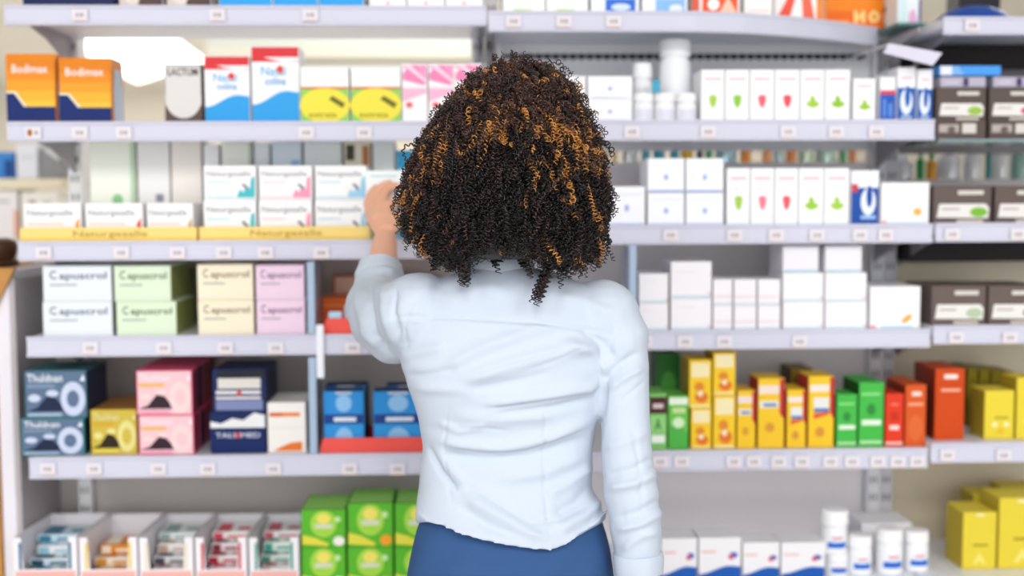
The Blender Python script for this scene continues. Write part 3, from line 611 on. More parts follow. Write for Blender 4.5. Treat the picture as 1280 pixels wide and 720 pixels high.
carton(265, 462, 333, 514, 'L5', '1c2a58', [('r', .1, .55, .9, .8, 'dcd8d2'), ('r', .06, .3, .9, .5, 'e3e1e2'), ('r', .02, .36, .98, .42, '24336a'), ('r', .06, .04, .94, .28, '7d88b4'), ('e', .5, .44, .05, .06, 'd8504a'), ('r', .1, .8, .98, .97, '20222c')], 'upper navy box with white bands and a red dot, fifth shelf', side='101a3c', d=.16, z=t)
carton(334, 503, 383, 573, 'L5', 'f2ede8', [('r', .05, .72, .85, .8, 'e8852e'), ('r', .05, .72, .4, .8, 'd9642a'), ('p', [(.15, .04), (.9, .04), (.9, .22), (.6, .2), (.35, .12)], 'e6772c'), ('r', .05, .5, .95, .51, 'd9d4d2')], 'white box with orange strokes between navy box and divider', d=.14, side='c8c0ba')
# blue boxes in a red tray
zt = tray(398, 535, 548, 571, 'L5', 'red tray under the blue boxes, fifth shelf', d=.15)
bb = [('r', .02, .03, .98, .46, '2f95dc'), ('e', .5, .2, .22, .2, '8fc2ee'), ('r', .02, .46, .98, .62, '1c3f8a'), ('r', .25, .5, .8, .57, 'dbe6f6'), ('r', .02, .62, .98, .98, '2a8ed8'), ('e', .5, .8, .2, .14, '8fc2ee'), ('r', .3, .95, .7, .99, 'c4c8d2')]
g = 'blue boxes in the red tray'
for i, (a, b) in enumerate(((390, 456), (466, 530))):
    nm = ['beside the divider', "beside the shopper's waist"][i]
    carton(max(a, 404), 489, b, 568, 'L5', '2a8ed8', bb, 'bright blue box %s in the red tray' % nm, g, z=zt, d=.06, dy=.004, side='14285c', top='232a48')
    carton(a+16, 481, b+4, 560, 'L5', '1e2c58', bb, 'dark navy-topped box behind the bright blue box '+nm, g, z=zt, d=.05, dy=.075, side='101a38', top='1c2444')

# ---- fifth shelf, middle bay
carton(811, 492, 834, 565, 'R5', '7ec46a', [('r', .02, .64, .98, .94, '4a2028'), ('r', .2, .74, .8, .82, 'd8c4c4'), ('r', .02, .3, .98, .6, '8fd07c'), ('t', 'A', .3, .34, .7, .56, '3a6a3a'), ('r', .1, .12, .9, .26, 'ecf2e8')], 'green carton with a dark brown label beside the sleeve', d=.1)
carton(835, 495, 861, 565, 'R5', '6cc24e', [('r', .02, .84, .98, .97, 'e6f0dc'), ('p', [(.02, .02), (.98, .02), (.98, .3), (.3, .55), (.02, .4)], '4fb046'), ('e', .5, .5, .3, .1, 'd4ecc4'), ('r', .2, .68, .85, .78, 'c8dca0')], 'light green carton between brown-labelled and yellow cartons', d=.1)
mb = MB(); Y = YF+.19
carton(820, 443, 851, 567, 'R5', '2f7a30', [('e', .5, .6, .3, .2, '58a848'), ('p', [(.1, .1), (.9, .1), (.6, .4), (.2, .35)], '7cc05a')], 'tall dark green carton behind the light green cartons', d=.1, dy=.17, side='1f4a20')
yo = [('r', .1, .64, .9, .94, 'f2e4b4'), ('e', .45, .44, .22, .1, 'e08a2c'), ('e', .55, .22, .3, .12, 'e2762a'), ('e', .5, .3, .12, .06, 'f6e6c0'), ('r', .05, .02, .95, .06, 'f7ecb4')]
g = 'yellow cartons with orange fruit print'
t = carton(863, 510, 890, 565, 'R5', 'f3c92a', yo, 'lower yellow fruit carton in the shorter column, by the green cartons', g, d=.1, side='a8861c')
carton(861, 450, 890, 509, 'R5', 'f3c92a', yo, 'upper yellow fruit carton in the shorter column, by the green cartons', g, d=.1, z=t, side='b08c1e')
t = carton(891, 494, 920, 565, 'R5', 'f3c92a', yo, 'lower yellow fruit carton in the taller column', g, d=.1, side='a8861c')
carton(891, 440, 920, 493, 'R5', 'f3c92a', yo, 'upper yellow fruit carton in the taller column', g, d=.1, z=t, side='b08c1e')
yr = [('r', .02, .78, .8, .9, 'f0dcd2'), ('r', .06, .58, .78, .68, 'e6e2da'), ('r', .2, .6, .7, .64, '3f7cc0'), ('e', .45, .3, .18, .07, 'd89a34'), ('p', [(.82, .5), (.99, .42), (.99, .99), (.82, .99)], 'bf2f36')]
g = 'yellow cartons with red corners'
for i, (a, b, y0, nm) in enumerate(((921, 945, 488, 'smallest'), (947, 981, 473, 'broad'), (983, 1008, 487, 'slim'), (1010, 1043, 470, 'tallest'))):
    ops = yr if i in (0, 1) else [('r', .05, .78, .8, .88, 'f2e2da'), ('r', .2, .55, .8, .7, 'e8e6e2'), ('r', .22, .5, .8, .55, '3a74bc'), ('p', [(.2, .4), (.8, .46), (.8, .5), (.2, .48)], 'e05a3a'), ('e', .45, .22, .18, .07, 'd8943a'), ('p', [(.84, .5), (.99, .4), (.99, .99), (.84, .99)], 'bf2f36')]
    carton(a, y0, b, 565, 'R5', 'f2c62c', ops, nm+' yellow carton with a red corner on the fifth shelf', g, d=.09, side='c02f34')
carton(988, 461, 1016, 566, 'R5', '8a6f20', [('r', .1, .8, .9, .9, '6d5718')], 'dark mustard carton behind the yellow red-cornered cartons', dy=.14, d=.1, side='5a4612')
gr = [('r', .1, .8, .85, .84, '8fdc86'), ('e', .5, .58, .18, .09, '2f8a3c'), ('r', .12, .34, .9, .42, 'e6f4e0'), ('r', .05, .05, .95, .1, 'b4e4ac')]
carton(1045, 493, 1072, 564, 'R5', '46b84a', gr, 'shorter bright green carton on the fifth shelf', 'bright green cartons', d=.09, side='1f6a26')
carton(1073, 478, 1105, 564, 'R5', '46b84a', gr, 'taller bright green carton beside the red carton', 'bright green cartons', d=.12, side='1a5a22')
carton(1106, 492, 1130, 563, 'R5', 'e03c20', [('r', .25, .32, .75, .4, 'f6e4e0'), ('r', .3, .78, .7, .81, 'f08a72'), ('r', .02, .04, .95, .09, 'f2c4b8'), ('r', .3, .5, .7, .65, 'c93218')], 'small red carton beside the taller bright green carton', d=.1, side='8a2010')
carton(1131, 481, 1158, 563, 'R5', 'd95a22', [('r', .3, .82, .75, .89, 'f4dcd0'), ('r', .12, .66, .85, .71, 'f0a080'), ('e', .5, .3, .35, .22, 'de6a34')], 'medium orange-red carton between the red and tall ones', d=.13, side='8a2c10')
carton(1168, 461, 1206, 557, 'F5', 'cf4a12', [('r', .3, .86, .75, .92, 'f8eae2'), ('r', .2, .68, .85, .72, 'f2b092'), ('r', .05, .78, .95, .785, 'b03c0c')], 'tallest orange-red carton at the start of the far fifth shelf', d=.13, side='8a2c10', dy=.03)
ya = [('r', .35, .42, .8, .46, 'a89428'), ('e', .35, .3, .1, .05, 'f4ecb0'), ('e', .75, .3, .1, .05, 'f4ecb0'), ('p', [(.4, .12), (.7, .12), (.55, .25)], 'e6b830')]
g = 'plain yellow cartons on the far fifth shelf'
carton(1230, 488, 1268, 557, 'F5', 'e8d23e', ya, 'front plain yellow carton on the far fifth shelf', g, d=.08, dy=.03, side='b8a02c')
carton(1270, 472, 1312, 557, 'F5', 'e8d23e', ya, 'front plain yellow carton cut by the photo edge', g, d=.08, dy=.03, side='b8a02c')
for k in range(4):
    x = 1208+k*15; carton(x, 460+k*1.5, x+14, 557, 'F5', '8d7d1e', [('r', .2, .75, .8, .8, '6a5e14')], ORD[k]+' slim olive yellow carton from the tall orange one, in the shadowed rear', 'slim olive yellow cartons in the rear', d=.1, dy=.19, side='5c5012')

# ---- bottom shelf, left bay: display bins with small packs
BINS = [(16, 97, '2d6f8e', [('e2ecf2', '8fb8d0'), ('f0f4f6', '4f8fb0'), ('dbe8f0', '2d5a72'), ('f2f4f6', '9ccade'), ('c8dee8', '3a7a96')], 'blue'),
        (99, 172, 'e8c95a', [('f0e2d4', 'e08c2a'), ('ea9a34', 'f2e2c2'), ('f3e8da', 'e8a23c'), ('e08a24', 'f6ead4')], 'yellow'),
        (174, 242, 'e6dcc0', [('eeeaea', '8a7f86'), ('f2eeee', 'b48a80'), ('e6e4e6', '5c5864'), ('f4f2f0', 'c8a898'), ('dfe6e4', '8aa8a4')], 'cream'),
        (244, 309, 'c8424e', [('f4ecec', 'd0344a'), ('f2e4e6', 'e05a6a'), ('f6f0f0', 'c02a40'), ('ece4e6', '8c3a46'), ('f0f0ee', 'd84a5a')], 'red'),
        (311, 374, '3f9f88', [('eef2f0', '3fae90'), ('f2f4f2', 'd06a70'), ('e4eeea', '5c9a8c'), ('f4f4f4', '4ab49a'), ('eaeeee', 'c85a68')], 'green')]
zb0 = ROW['L6']
for i, (a, b, ec, packs, nm) in enumerate(BINS):
    Y0, Y1 = YF+.018, YF+.26; x0, x1 = xat(a, 690, Y0)+.001, xat(b, 690, Y0)-.001; zt0 = zat(a, 672, Y0); zt1 = zat(a+60, 640, Y1)-.004
    t = thing('display_bin', 'open white bin with %s edges holding small packs, bottom shelf' % nm, 'bin', ((x0+x1)/2, Y0, zb0+.0006), 'open white bins on the bottom shelf')
    wm = mat('f1edf1', .4); mb = MB(); th = .0022; z0 = zb0+.0006
    mb.box(x0, Y0, z0, x1, Y1, z0+th, wm)
    for xs_ in (x0, x1-th): mb.prism([(Y0, z0+th), (Y1, z0+th), (Y1, zt1), (Y0+.012, zt0), (Y0, zt0)], 'x', xs_, xs_+th, wm)
    mb.box(x0+th, Y1-th, z0+th, x1-th, Y1, zt1, wm); mb.build('bin_body', t)
    zf = zat(a, 712, Y0); wd = x1-x0; mb = MB()
    mb.prism([(x0, z0), (x1, z0), (x1, zt0), (x1-.018, zt0), (x1-.022, zf), (x0+.022, zf), (x0+.018, zt0), (x0, zt0)], 'y', Y0-.002, Y0, wm)
    fm = mat(ec, .4)
    for (u0, u1) in ((x0+.0125, x0+.0185), (x1-.0185, x1-.0125)): mb.box(u0, Y0-.0026, zf, u1, Y0-.002, zt0-.012, fm)
    mb.box(x0+.004, Y0-.0026, z0, x1-.004, Y0-.002, zf-.004, mat('f0b4ac', .4)); mb.build('bin_front', t)
    # packs heaped inside
    zz = z0+th+.0005; k = 0; W = wd-2*th-.008
    n = len(packs)
    for lev in range(n):
        c1, c2 = packs[lev]; ph = .018+.004*(lev % 2); pd = .085
        yy = Y0+.012+lev*.026; pw = W*(.92 if lev % 2 == 0 else .8)
        mb = MB()
        # soft-cornered packet lying at a lean
        mb.box(-pw/2, 0, 0, pw/2, pd, ph, mat(c1, .35), .004)
        decal(mb, [('r', .05, .1, .28, .9, c2), ('r', .4, .3, .9, .6, c2)], -pw/2, 0, pw, ph, 0)
        mb.add([(-pw/2+.008, .008, ph+.0004), (-pw/2+pw*.45, .008, ph+.0004), (-pw/2+pw*.4, pd-.01, ph+.0004), (-pw/2+.008, pd-.01, ph+.0004)], [(0, 1, 2, 3)], mat(c2, .35))
        mb.add([(pw*.1, .02, ph+.0004), (pw*.42, .02, ph+.0004), (pw*.42, .045, ph+.0004), (pw*.1, .045, ph+.0004)], [(0, 1, 2, 3)], mat(c2, .35))
        o = mb.build('packet'); o.location = ((x0+x1)/2+random.uniform(-1, 1)*.002, yy, zz); o.rotation_euler.z = R(random.uniform(-1.2, 1.2))
        tag(o, '%s small packet from the front in the bin with %s edges' % (ORD[lev], nm), 'packet', 'small packets in the bins')
        zz += ph+.0006
# green boxes beside the bins
gb = [('r', .01, .01, .99, .99, '5cb82e'), ('e', .5, .62, .3, .36, 'a6d84a'), ('e', .5, .76, .16, .14, 'f0e26a'), ('r', .3, .5, .7, .62, 'd6dcc0'), ('p', [(.01, .34), (.3, .26), (.6, .1), (.6, .02), (.01, .08)], 'e2dc4a'), ('e', .82, .74, .07, .08, 'c4e8a4')]
g = 'green boxes with a sun print'
for i, (a, b, yt, ym, dd) in enumerate(((376, 433, 637, 684, 'f4f4e6'), (434, 492, 629, 684, 'f4a52e'), (493, 551, 629, 684, 'd8d84a'))):
    nm = ['next to the bins', 'in the middle', 'nearest the trousers'][i]
    ops = gb+[('e', .84, .16, .13, .13, dd)]
    t = carton(a, ym, b, 731, 'L6', '3f9e2c', ops, 'lower green sun-print box, column '+nm, g, d=.14, top='8fd05c', side='2c7a22')
    carton(a, yt, b, ym, 'L6', '3f9e2c', ops, 'upper green sun-print box, column '+nm, g, d=.14, z=t, top='9cd86a', side='2c7a22')
# white boxes with blue waves
wbx = [('r', .06, .66, .4, .7, 'efb0a4'), ('e', .82, .6, .1, .07, '3f6fc4'), ('e', .76, .56, .07, .06, 'd8607a'), wave(.18, .36, .01, '1f5db4')]
g = 'white boxes with blue waves on the bottom shelf'
for i, (a, b, y0) in enumerate(((826, 872, 668), (873, 927, 667), (928, 975, 673), (976, 1032, 673))):
    carton(a, y0+5, b, 731, 'R6', 'f4f2f5', wbx, ['white box with blue wave beside the hanging sleeve', 'second white box with blue wave from the hanging sleeve', 'third white box with blue wave from the hanging sleeve', 'white box with blue wave beside the white bottles'][i], g, d=.09)
bw = {(.24, .44, .8): '2f6fd0', (.44, .55, .5): 'e6eaf4', (.55, .64, .3): 'e0a0a8'}
g = 'white bottles on the bottom shelf'
t = bottle(1036, 694, 1064, 731, 'R6', 'short white jar carrying another bottle on top', g, capf=.3, dy=.03, band=bw, name='jar', cat='jar')
bottle(1031, 640, 1064, 690, 'R6', 'white bottle stacked on top of a short white jar', g, capf=.34, dy=.026, z=t, band=bw, capr=1.08)
bottle(1064, 672, 1094, 731, 'R6', 'white bottle directly beside the stacked pair', g, capf=.3, dy=.035, band=bw)
bottle(1101, 664, 1134, 731, 'R6', 'second tallest front bottle in front of the flat white box', g, capf=.3, dy=.03, band=bw)
bottle(1135, 666, 1166, 731, 'R6', 'white bottle at the very end of the bottom shelf', g, capf=.3, dy=.05, band=bw)
carton(1076, 654, 1140, 715, 'R6', 'f1eff3', [('e', .35, .2, .05, .05, 'd05060'), ('r', .1, .7, .6, .72, 'e4e0ea')], 'flat-topped white box standing behind the white bottles', d=.1, dy=.14)
g = 'plain yellow boxes on the far bottom shelf'
ybx = [('r', .3, .4, .75, .44, 'a8942a'), ('p', [(.3, .1), (.5, .3), (.7, .1), (.6, .08), (.5, .16), (.4, .08)], 'f0e27a'), ('e', .5, .95, .15, .02, 'f6eec0')]
carton(1203, 640, 1246, 717, 'F6', 'e6d040', ybx, 'front yellow box on the far bottom shelf', g, d=.1, dy=.07, side='c8b034')
carton(1248, 622, 1310, 717, 'F6', 'e6d040', ybx, 'taller yellow box cut by the photo edge, bottom shelf', g, d=.1, dy=.07, side='c8b034')
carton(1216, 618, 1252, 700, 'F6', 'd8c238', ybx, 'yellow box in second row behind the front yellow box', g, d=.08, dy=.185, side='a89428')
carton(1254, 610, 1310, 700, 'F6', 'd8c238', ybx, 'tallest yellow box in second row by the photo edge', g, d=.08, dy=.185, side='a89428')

# ------------------------------------------------------------------ room
mb = MB(); mb.box(-9, -3, -.1, 9, 15, 0, mat('d9d6d2', .3)); struct(mb, 'floor')
mb = MB(); mb.box(-9, -.2, 2.95, 9, 15, 3.05, mat('ddd8cd', .8)); struct(mb, 'ceiling')
mb = MB(); mb.box(-9, 14.9, 0, 9, 15, 2.95, mat('d9d2c4', .8)); struct(mb, 'wall_back')
mb = MB(); x0, x1 = xat(258, 50, 5.2), xat(640, 50, 5.2)
for (ya, yb_, c) in ((28, 50, 'e9eee6'), (50, 57, 'dfe6de'), (57, 73, 'eeeadb'), (73, 81, 'b3ab96'), (81, 160, 'e9ebe6')):
    mb.box(x0, 5.2+(.02 if c == 'b3ab96' else 0), zat(430, yb_, 5.2), x1, 5.4, zat(430, ya, 5.2), mat(c, .6))
struct(mb, 'trim_1')
mb = MB(); x0, x1 = xat(100, 40, 9.0), xat(300, 40, 9.0)
mb.box(x0, 9, zat(200, 45, 9), x1, 9.1, zat(200, 26, 9), mat('cfe0c4', .6)); mb.box(x0, 8.99, zat(200, 44, 9), x0+.16, 9, zat(200, 30, 9), mat('f0d2a0', .6)); struct(mb, 'trim_2')
# lit ceiling panel of the room beyond
t = thing('ceiling_light', 'bright white ceiling panel seen through the open upper shelf', 'ceiling light', (0, 0, 2.93))
def onceil(px, py, z=2.93):
    d = CR @ Vector(((px-640)/FPX, -(py-360)/FPX, -1)); return CAM + d*((z-CAM.z)/d.z)
q = [onceil(*a) for a in ((86, 52), (220, 52), (252, 76), (172, 102))]
q[3] = q[0]+(q[2]-q[1])*1.0 if False else q[3]
mb = MB(); mb.add([v for v in q]+[v+Vector((0, 0, .018)) for v in q], [(0, 1, 2, 3), (7, 6, 5, 4), (0, 4, 5, 1), (1, 5, 6, 2), (2, 6, 7, 3), (3, 7, 4, 0)], mat('ffffff', .5, emit=4.0)); mb.build('diffuser', t)
c = sum(q, Vector())/4; mb = MB(); qq = [c+(v-c)*1.05+Vector((0, 0, .004)) for v in q]
mb.add(qq+[v+Vector((0, 0, .016)) for v in qq], [(7, 6, 5, 4), (0, 4, 5, 1), (1, 5, 6, 2), (2, 6, 7, 3), (3, 7, 4, 0)], mat('e6e6e4', .5)); mb.build('frame', t)
# small rack in the room beyond, left of the shelving
Y = 3.5; r0, r1 = xat(-70, 230, Y), xat(76, 230, Y)
t = thing('display_rack', 'cream rack with a blue box standing behind the left shelving end', 'rack', ((r0+r1)/2, Y+.15, 0))
for y0, y1 in ((223, 236), (300, 312)):
    mb = MB(); mb.box(r0, Y, zat(40, y1, Y), r1, Y+.3, zat(40, y0, Y), mat('e9dfc6', .5), .003); s = mb.build('rack_shelf', t)
    if y0 == 223: zsh = zat(40, 223, Y)
    else: zs2 = zat(40, 300, Y)
for xx in (r0, r1-.03):
    for yy in (Y+.26,): mb = MB(); mb.box(xx, yy, 0, xx+.03, yy+.03, zat(40, 150, Y), mat('dfdcd6', .5), .002); mb.build('post', t)
def rackbox(a, b, y0, zb, c, ops, label, d=.16):
    p0, p1 = P(a, 200, Y+.03), P(b, 200, Y+.03); h = P(a, y0, Y+.03).z-zb; mb = MB(); w = p1.x-p0.x
    mb.box(p0.x, Y+.03, zb+.0006, p1.x, Y+.03+d, zb+h, mat(c, .45), .002); decal(mb, ops, p0.x, zb, w, h, Y+.03); tag(mb.build('carton'), label, 'box', 'boxes on the cream rack')
rackbox(-30, 17, 190, zsh, '3f86d0', [('r', .75, .05, .98, .7, '1f4a8c')], 'blue box on the cream rack behind the shelving end')
rackbox(20, 47, 180, zsh, 'e6e9f0', [('r', .2, .6, .8, .65, 'c8ccd6')], 'white box beside the blue box on the cream rack')
rackbox(49, 74, 186, zsh, '8f9092', [('p', [(.2, .98), (.98, .6), (.98, .98)], 'dcdedd')], 'grey box with a pale corner on the cream rack')
rackbox(-30, 20, 238, zs2, 'efebec', [('r', .9, .05, .99, .6, 'eaa07c'), ('r', .3, .75, .8, .8, 'b4b0b6')], 'white box with an orange edge on the lower rack shelf')
rackbox(24, 72, 240, zs2, 'f0eee6', [('e', .3, .75, .1, .08, '9a8a78'), ('r', .6, .7, .8, .8, 'c4beb4')], 'ivory box with small spots on the lower rack shelf')
# dark wooden knob-ended block on the end panel
mb = MB(); a = P(24, 318, YF+.16)
zt = ztop+.0065
mb.lathe((a.x-.047, YF+.16, zt), [(.040, 0), (.045, .006), (.045, .012), (.036, .018), (.041, .032), (.043, .046), (.038, .058), (.022, .064)], mat('4a2f20', .35, var=.4, scale=20), 28)
tag(mb.build('wooden_pot', smooth=True), 'dark turned wooden pot on top of the white end panel', 'pot')

# ------------------------------------------------------------------ person
def shells_to_mesh(name, shells, voxel, smooth, fac=.5):
    me = bpy.data.meshes.new(name); v = []; f = []
    for vs, fs in shells:
        o = len(v); v += [tuple(p) for p in vs]; f += [[i+o for i in q] for q in fs]
    me.from_pydata(v, [], f); me.update()
    bm = bmesh.new(); bm.from_mesh(me); bmesh.ops.recalc_face_normals(bm, faces=bm.faces[:]); bm.to_mesh(me); bm.free()
    o = bpy.data.objects.new(name, me); COL.objects.link(o)
    r = o.modifiers.new('r', 'REMESH'); r.mode = 'VOXEL'; r.voxel_size = voxel
    if smooth:
        s = o.modifiers.new('s', 'SMOOTH'); s.iterations = smooth; s.factor = fac
    bpy.context.view_layer.update(); dg = bpy.context.evaluated_depsgraph_get()
    new = bpy.data.meshes.new_from_object(o.evaluated_get(dg)); bpy.data.objects.remove(o); bpy.data.meshes.remove(me)
    new.name = name; new.polygons.foreach_set('use_smooth', [True]*len(new.polygons)); return new
def get_v(me):
    a = np.empty(len(me.vertices)*3); me.vertices.foreach_get('co', a); return a.reshape(-1, 3)
def get_n(me):
    a = np.empty(len(me.vertices)*3); me.vertices.foreach_get('normal', a); return a.reshape(-1, 3)
def set_v(me, v): me.vertices.foreach_set('co', np.asarray(v).ravel()); me.update()
def sphere(c, r, n=16, m=10, sc=(1, 1, 1)):
    vs = [(c[0], c[1], c[2]-r*sc[2])]; fs = []
    for i in range(1, m):
        ph = -math.pi/2+math.pi*i/m
        for k in range(n):
            th = 2*math.pi*k/n; vs.append((c[0]+r*sc[0]*math.cos(ph)*math.cos(th), c[1]+r*sc[1]*math.cos(ph)*math.sin(th), c[2]+r*sc[2]*math.sin(ph)))
    vs.append((c[0], c[1], c[2]+r*sc[2])); L = len(vs)-1
    for k in range(n):
        fs.append((0, 1+(k+1) % n, 1+k)); fs.append((L, L-n+k, L-n+(k+1) % n))
    for i in range(m-2):
        for k in range(n): a = 1+i*n; fs.append((a+k, a+(k+1) % n, a+n+(k+1) % n, a+n+k))
    return vs, fs
def frustum(a, b, ra, rb, n=16):
    a = Vector(a); b = Vector(b); d = (b-a).normalized(); u = d.orthogonal().normalized(); w = d.cross(u); vs = []
    for c, r in ((a, ra), (b, rb)):
        for k in range(n): t = 2*math.pi*k/n; vs.append(c+(u*math.cos(t)+w*math.sin(t))*r)
    return vs, [list(range(n))[::-1], list(range(n, 2*n))]+[(k, (k+1) % n, (k+1) % n+n, k+n) for k in range(n)]
def chain(pts, n=16):
    out = []
    for i, (p, r) in enumerate(pts):
        out.append(sphere(p, r, n, 10))
        if i: out.append(frustum(pts[i-1][0], p, pts[i-1][1], r, n))
    return out
def loft(rings, n=40, e=2.3):
    vs = []; fs = []
    for (c, rx, ry) in rings:
        for k in range(n):
            t = 2*math.pi*k/n; ct, st = math.cos(t), math.sin(t)
            vs.append((c[0]+rx*math.copysign(abs(ct)**(2/e), ct), c[1]+ry*math.copysign(abs(st)**(2/e), st), c[2]))
    for i in range(len(rings)-1):
        for k in range(n): fs.append((i*n+k, i*n+(k+1) % n, (i+1)*n+(k+1) % n, (i+1)*n+k))
    fs += [list(range(n))[::-1], [(len(rings)-1)*n+k for k in range(n)]]
    return vs, fs
def pring(l, r, y, dep, Y):
    a, b = P(l, y, Y), P(r, y, Y); return (((a.x+b.x)/2, Y, (a.z+b.z)/2), (b.x-a.x)/2, dep)
YT = 2.03
T_R = [(604, 650, 322, .046, 2.03), (588, 664, 334, .058, 2.03), (552, 708, 347, .066, YT), (512, 755, 364, .078, YT), (500, 772, 388, .09, YT), (500, 771, 420, .101, YT), (501, 764, 455, .108, YT), (513, 756, 490, .106, 2.035), (524, 748, 525, .098, 2.04), (528, 742, 560, .093, 2.045), (525, 739, 590, .096, 2.045), (521, 744, 620, .106, 2.04), (520, 752, 640, .112, 2.035), (519, 759, 690, .118, 2.03)]
hx = np.array([500, 520, 545, 580, 620, 660, 690, 720, 740, 757, 775]); hy = np.array([650, 655, 663, 672, 680, 687, 690, 681, 668, 651, 646])
torso = loft([pring(*r) for r in T_R][::-1])
for k in range(40):
    x, y, z = torso[0][k]; px = proj([(x, y, z)])[0, 0]; torso[0][k] = (x, y, P(px, float(np.interp(px, hx, hy)), 1.92 if y < 2.03 else 2.03).z)
LS = [((524, 388, 2.02), .066), ((497, 398, 2.09), .066), ((480, 396, 2.17), .066), ((474, 384, 2.23), .064), ((474, 360, 2.262), .05), ((474, 347, 2.28), .044)]
LSAG = [((516, 410, 2.05), .052), ((492, 416, 2.12), .056), ((482, 404, 2.18), .06)]
RS = [((752, 398, 2.02), .068), ((768, 425, 2.01), .060), ((777, 470, 1.995), .047), ((781, 520, 1.985), .043), ((783, 560, 1.975), .043), ((787, 600, 1.97), .0455), ((793, 640, 1.968), .0455), ((796, 675, 1.966), .042), ((797, 708, 1.965), .038)]
cv = lambda L: [(P(*p), r) for p, r in L]
shirt_me = shells_to_mesh('shirt', [torso]+chain(cv(LS))+chain(cv(LSAG))+chain(cv(RS)), .0038, 14)
# folds
v = get_v(shirt_me); n = get_n(shirt_me); pj = proj(v); back = np.clip((.35-n[:, 1])/.5, 0, 1)
FOLDS = [  # polyline in picture coordinates, width px, height mm
 ([(472, 396), (577, 398), (671, 404), (747, 414), (779, 424)], 2.2, -1.6), ([(472, 400), (577, 402), (671, 408), (747, 418), (779, 428)], 3, 1.0),
 ([(548, 462), (600, 436), (660, 414), (700, 408)], 8, 3.5), ([(570, 478), (640, 455), (710, 437), (768, 430)], 9, 4.5), ([(560, 492), (640, 478), (700, 462)], 7, -2.5),
 ([(600, 505), (680, 494), (735, 486), (760, 470)], 7, 5), ([(610, 520), (690, 510), (748, 496)], 6, -3.5), ([(560, 520), (620, 522), (700, 520)], 8, 2.5),
 ([(535, 545), (577, 556), (630, 560), (690, 546), (748, 520)], 8, 5), ([(540, 566), (600, 574), (660, 570), (742, 544)], 7, -3.5), ([(545, 528), (575, 538), (610, 530)], 5, 2.5),
 ([(535, 556), (550, 588), (575, 616)], 3, -3.5), ([(545, 556), (562, 584), (590, 612)], 6, 3), ([(575, 616), (620, 642), (665, 668), (690, 680)], 8, 5), ([(570, 632), (615, 660), (650, 674)], 7, -3.5),
 ([(682, 500), (680, 600), (688, 680)], 2, -1.4), ([(560, 500), (556, 560), (565, 640)], 2, -.8), ([(695, 664), (728, 646), (752, 622)], 8, 5), ([(690, 645), (720, 630), (745, 600)], 7, -3.5),
 ([(680, 620), (710, 605), (742, 580)], 7, 3.5), ([(620, 600), (680, 590), (738, 566)], 9, 3.5),
 ([(752, 478), (775, 455), (800, 440)], 5, -3.5), ([(760, 488), (786, 468), (806, 458)], 5, 3.5), ([(700, 425), (740, 440), (765, 470)], 7, 4), ([(722, 410), (755, 430), (772, 455)], 5, -3),
 ([(752, 560), (785, 552), (815, 536)], 6, 2.5), ([(755, 596), (790, 588), (822, 570)], 5, -3), ([(757, 610), (795, 604), (826, 588)], 6, 4), ([(765, 650), (800, 640), (830, 622)], 5, -3), ([(768, 662), (800, 655), (832, 638)], 6, 4), ([(775, 690), (800, 670), (826, 664)], 5, 3),
 ([(452, 350), (447, 380), (456, 415), (478, 445)], 5, 3), ([(464, 346), (462, 384), (470, 420), (492, 448)], 4, -3), ([(480, 350), (478, 384), (488, 420), (505, 440)], 5, 3), ([(494, 356), (492, 390), (500, 425)], 4, -2.5),
 ([(498, 448), (520, 440), (560, 432)], 7, 3.5), ([(505, 470), (530, 470), (575, 460)], 6, -3), ([(512, 484), (548, 486), (600, 490)], 7, 3), ([(470, 338), (482, 336), (495, 342)], 4, 2),
 ([(560, 372), (600, 362), (640, 362)], 8, 2), ([(690, 370), (730, 376), (770, 395)], 7, 2.5), ([(758, 474), (753, 515), (746, 560), (744, 590)], 3, -6),
 ([(585, 470), (650, 450), (720, 434)], 2, -1.2), ([(600, 512), (680, 501), (745, 490)], 2, -1.6), ([(550, 556), (600, 566), (660, 563), (735, 536)], 2, -1.6), ([(560, 536), (600, 534), (640, 540)], 2, -1), ([(640, 470), (700, 448), (752, 420)], 2, -1),
 ([(770, 505), (790, 490), (808, 474)], 2, -1.2), ([(757, 604), (790, 597), (824, 579)], 2, -1.6), ([(770, 657), (800, 648), (830, 630)], 2, -1.6), ([(786, 520), (800, 580), (804, 640)], 3, -1.2), ([(660, 655), (700, 650), (735, 632)], 2, -1.4), ([(575, 600), (610, 622), (650, 648)], 2, -1.2),
 ([(512, 440), (505, 410), (512, 385), (530, 368)], 2.2, -1.2), ([(762, 440), (768, 410), (758, 385)], 2.2, -1.2), ([(755, 700), (795, 703), (832, 698)], 2.5, -2)]
disp = np.zeros(len(v))
for pl_, w, h in FOLDS:
    best = np.full(len(v), 1e9); along = np.zeros(len(v)); L = 0; tot = sum(math.dist(a, b) for a, b in zip(pl_, pl_[1:]))
    for a, b in zip(pl_, pl_[1:]):
        a = np.array(a, float); b = np.array(b, float); d = b-a; l2 = d@d
        t = np.clip(((pj-a)@d)/l2, 0, 1); q = np.linalg.norm(pj-(a+t[:, None]*d), axis=1)
        s = q < best; best[s] = q[s]; along[s] = (L+t[s]*math.sqrt(l2))/tot; L += math.sqrt(l2)
    fade = np.clip(np.minimum(along, 1-along)/.18, .15, 1)
    disp += h*(.0018 if w > 4 else .0022)*np.exp(-(best/w)**2)*fade
u1 = pj[:, 0]*.5+pj[:, 1]*.86
disp += .0014*np.sin(u1/7.5+1.5*np.sin(pj[:, 0]/41))*(.5+.5*np.sin(pj[:, 0]/57+pj[:, 1]/33))
disp *= np.where(pj[:, 0] < 752, np.clip((np.interp(pj[:, 0], hx, hy)-6-pj[:, 1])/14, 0, 1), 1)
v = v+n*(disp*back)[:, None]
set_v(shirt_me, v)
